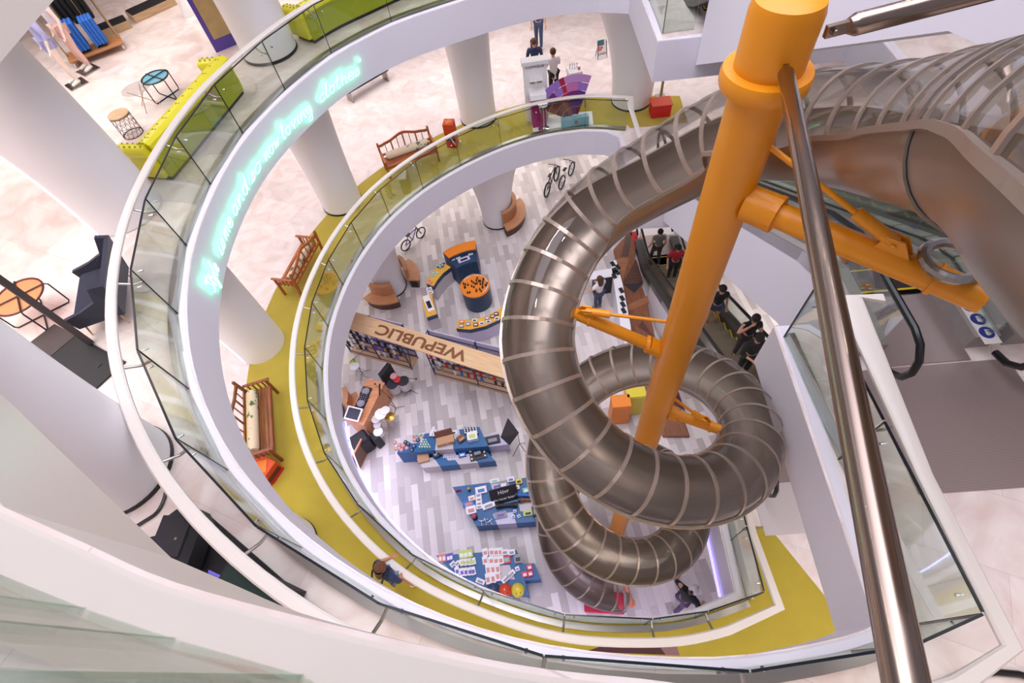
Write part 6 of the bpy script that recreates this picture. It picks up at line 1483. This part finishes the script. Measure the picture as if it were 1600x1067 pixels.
# ---------------------------------------------------------------- bicycles beyond the column
def bike(label, pa, pb, m, r=.26):
    a, b = P(*pa, r), P(*pb, r); c = (a + b) / 2; d = b - a; L = min(1.05, d.length); t = thing('bicycle', label, 'bicycle', (c.x, c.y, .003), math.atan2(d.y, d.x))
    for sg in (-1, 1):
        mb = MB(); mb.tube([(sg * L / 2 + r * .9 * math.cos(2 * PI * k / 28), 0, r + r * .9 * math.sin(2 * PI * k / 28)) for k in range(28)], r * .1, 6, closed=True)
        w = mb.build('wheel', 'black_rubber', t); mb = MB()
        for k in range(8): mb.cyl((sg * L / 2, 0, r), (sg * L / 2 + r * .85 * math.cos(k * PI / 4), 0, r + r * .85 * math.sin(k * PI / 4)), .004, n=4)
        mb.cyl((sg * L / 2, -.04, r), (sg * L / 2, .04, r), .025, n=8); mb.build('spokes', 'steel', w)
    mb = MB(); seat, head, bb = (-L * .18, 0, r * 2.3), (L * .33, 0, r * 2.4), (-L * .06, 0, r * .95)
    for p, q in ((seat, bb), (head, bb), (seat, head), (seat, (-L / 2, 0, r)), (bb, (-L / 2, 0, r)), (head, (L / 2, 0, r))): mb.cyl(p, q, .02, n=6)
    mb.build('frame', m, t); mb = MB(); mb.box((-L * .2, 0, r * 2.45), (.22, .12, .05), 0, .02); mb.build('saddle', 'box_black', t); mb = MB(); mb.tube([(L * .28, -.28, r * 2.75), (L * .33, 0, r * 2.75), (L * .28, .28, r * 2.75)], .015, 6); mb.cyl((L * .33, 0, r * 2.3), (L * .33, 0, r * 2.75), .015, n=6); mb.build('handlebar', 'wire_black', t)
    return t
bike('small blue framed bicycle half hidden under the slab lip beyond the column', ru(395, 285), ru(520, 180), 'box_purple')
bike('black bicycle at the top between the slab and the slide', (853, 300), (872, 268), 'box_black', .34); bike('dark bicycle with white panel behind the slide edge', (878, 285), (893, 264), 'box_white', .32)
# ---------------------------------------------------------------- inlaid wood platform, white counter, yellow cabinet
def r1(x, y): return (900 + x / 4.104, 340 + y / 4.104)
plat = [(240, 205), (340, 92), (396, 85), (376, 260), (414, 420), (462, 560), (510, 780), (610, 1060), (730, 1400), (560, 1400), (440, 1060), (365, 815), (350, 690), (300, 430)]
pg = poly([r1(*q) for q in plat], .12); cen = sum(pg, Vector()) / len(pg)
t = thing('inlaid_platform', 'low platform of inlaid brown wood triangles beside the lowest escalator', 'platform', (cen.x, cen.y, .002)); mb = MB(); mb.prism([(q.x - cen.x, q.y - cen.y) for q in pg], 0, .12); mb.build('deck', 'floor_wood_a', t)
for pgx, m in (([(345, 92), (402, 86), (385, 200)], 'bright_red'), ([(300, 420), (385, 265), (430, 410)], 'floor_wood_b'), ([(300, 425), (432, 415), (375, 485)], 'cloth_darkgrey'), ([(262, 265), (340, 260), (300, 400)], 'floor_wood_c'), ([(330, 560), (460, 500), (475, 540), (335, 600)], 'floor_wood_c'), ([(400, 700), (425, 660), (480, 740), (500, 770)], 'floor_wood_b'), ([(320, 100), (360, 98), (335, 250), (290, 250)], 'floor_wood_b'), ([(420, 820), (560, 900), (520, 1000)], 'floor_wood_b'), ([(520, 1010), (640, 1070), (700, 1240), (600, 1180)], 'maroon')):
    z = .12; qs = poly([r1(*q) for q in pgx], z); mb = MB(); mb.prism([(q.x - cen.x, q.y - cen.y) for q in qs], .121, .127); mb.build('inlay', m, t)
pg = poly([r1(*q) for q in ((222, 278), (258, 272), (300, 430), (350, 690), (362, 815), (318, 825), (285, 690), (245, 430))], .95); cen = sum(pg, Vector()) / len(pg)
t = thing('white_counter', 'long white counter with black fittings between the slide and the wood platform', 'counter', (cen.x, cen.y, .002)); mb = MB(); mb.prism([((q.x - cen.x), (q.y - cen.y)) for q in pg], 0, .95); mb.build('body', 'box_white', t)
for k, (x, y) in enumerate([(268, 320), (265, 355), (245, 378), (290, 470), (295, 520), (300, 560), (305, 600), (235, 300), (250, 340)]):
    q = P(*r1(x, y), .95); mb = MB(); mb.box((q.x - cen.x, q.y - cen.y, .98), (.12, .2, .05), .2); mb.build('fitting', 'box_black', t)
q = P(*r1(168, 360), .95); o = thing('counter_wing', 'short white side counter with black cabinet beside the woman in white', 'counter', (q.x, q.y, .002)); mb = MB(); mb.box((0, 0, .93), (.9, .35, .04)); mb.build('top', 'box_white', o); mb = MB(); mb.box((.05, 0, .45), (.7, .33, .9)); mb.build('cabinet', 'box_black', o)
for k, ((x, y), m, lab) in enumerate((((990, 625), 'box_yellow', 'tall yellow cabinet seen through the inner loop of the slide'), ((968, 640), 'shop_orange', 'orange cabinet left of the yellow one inside the slide loop'))):
    q = P(x, y, .6); o = thing('color_cabinet', lab, 'cabinet', (q.x, q.y, .002), GROT); mb = MB(); mb.box((0, 0, .6), (.55, .4, 1.2), 0, .01); mb.build('body', m, o); mb = MB(); mb.box((0, -.205, .6), (.5, .012, 1.1)); mb.build('door', m, o)
# ================================================================ light and camera
def area(x, y, z, sx, sy, p, col=(1, .95, .9), name='ceiling_light', sp=125):
    l = bpy.data.lights.new(name, 'AREA'); l.shape = 'RECTANGLE'; l.size = sx; l.size_y = sy; l.energy = p; l.color = col; l.spread = math.radians(sp)
    o = bpy.data.objects.new(name, l); COL.objects.link(o); o.location = (x, y, z); return o
warm = (1, .955, .93); cool = (.88, .86, 1.)
for x, y in ((-8.5, 5), (-9, 12), (-5, 18), (1, 19.5), (7.5, 18), (-8, -2), (9.5, 8), (6.5, -1.5), (0, -3.5)):
    area(x, y, Z2 - 1.0, 5, 5, 160, warm, sp=168)
    area(x, y, Z3 - 1.0, 5, 5, 165 if x < 6 else 45, warm)
for x, y in ((-9, 12), (-5, 18), (1, 19.5), (7.5, 18), (-8, 5), (0, -3), (9.5, 8)):
    area(x, y, Z1 - 1.0, 5, 5, 120 if y > 6 else 330, warm if y > 6 else (.74, .72, 1.))
area(0, 7.5, 18.5, 9, 11, 900, cool)
for i in range(16):
    a = 2 * PI * i / 16
    l = bpy.data.lights.new('downlight', 'AREA'); l.shape = 'DISK'; l.size = .16; l.energy = 16; l.color = (1, .97, .95)
    o = bpy.data.objects.new('downlight', l); COL.objects.link(o); o.location = (.5 + 4.2 * math.cos(a), 7 + 5.6 * math.sin(a), 17.2)
w = bpy.data.worlds.new('World'); SC.world = w; w.use_nodes = True
bg = w.node_tree.nodes['Background']; bg.inputs[0].default_value = (.84, .80, .95, 1); bg.inputs[1].default_value = .34
cam = bpy.data.cameras.new('Camera'); co_ = bpy.data.objects.new('Camera', cam); COL.objects.link(co_)
cam.sensor_width = 36; cam.sensor_fit = 'HORIZONTAL'; cam.lens = FPX / 1600 * 36; cam.clip_start = .05; cam.clip_end = 200
ex = Vector((_rt.x, _up.x, -_g.x)); ey = -Vector((_rt.y, _up.y, -_g.y)); ez = -Vector((_rt.z, _up.z, -_g.z))
Mx = Matrix((ex, ey, ez)).transposed().to_4x4(); Mx.translation = (0, 0, CZ); co_.matrix_world = Mx
SC.camera = co_
vs_ = SC.view_settings; vs_.view_transform = 'Standard'; vs_.look = 'None'; vs_.gamma = 1; vs_.use_curve_mapping = False; vs_.exposure = 0.06
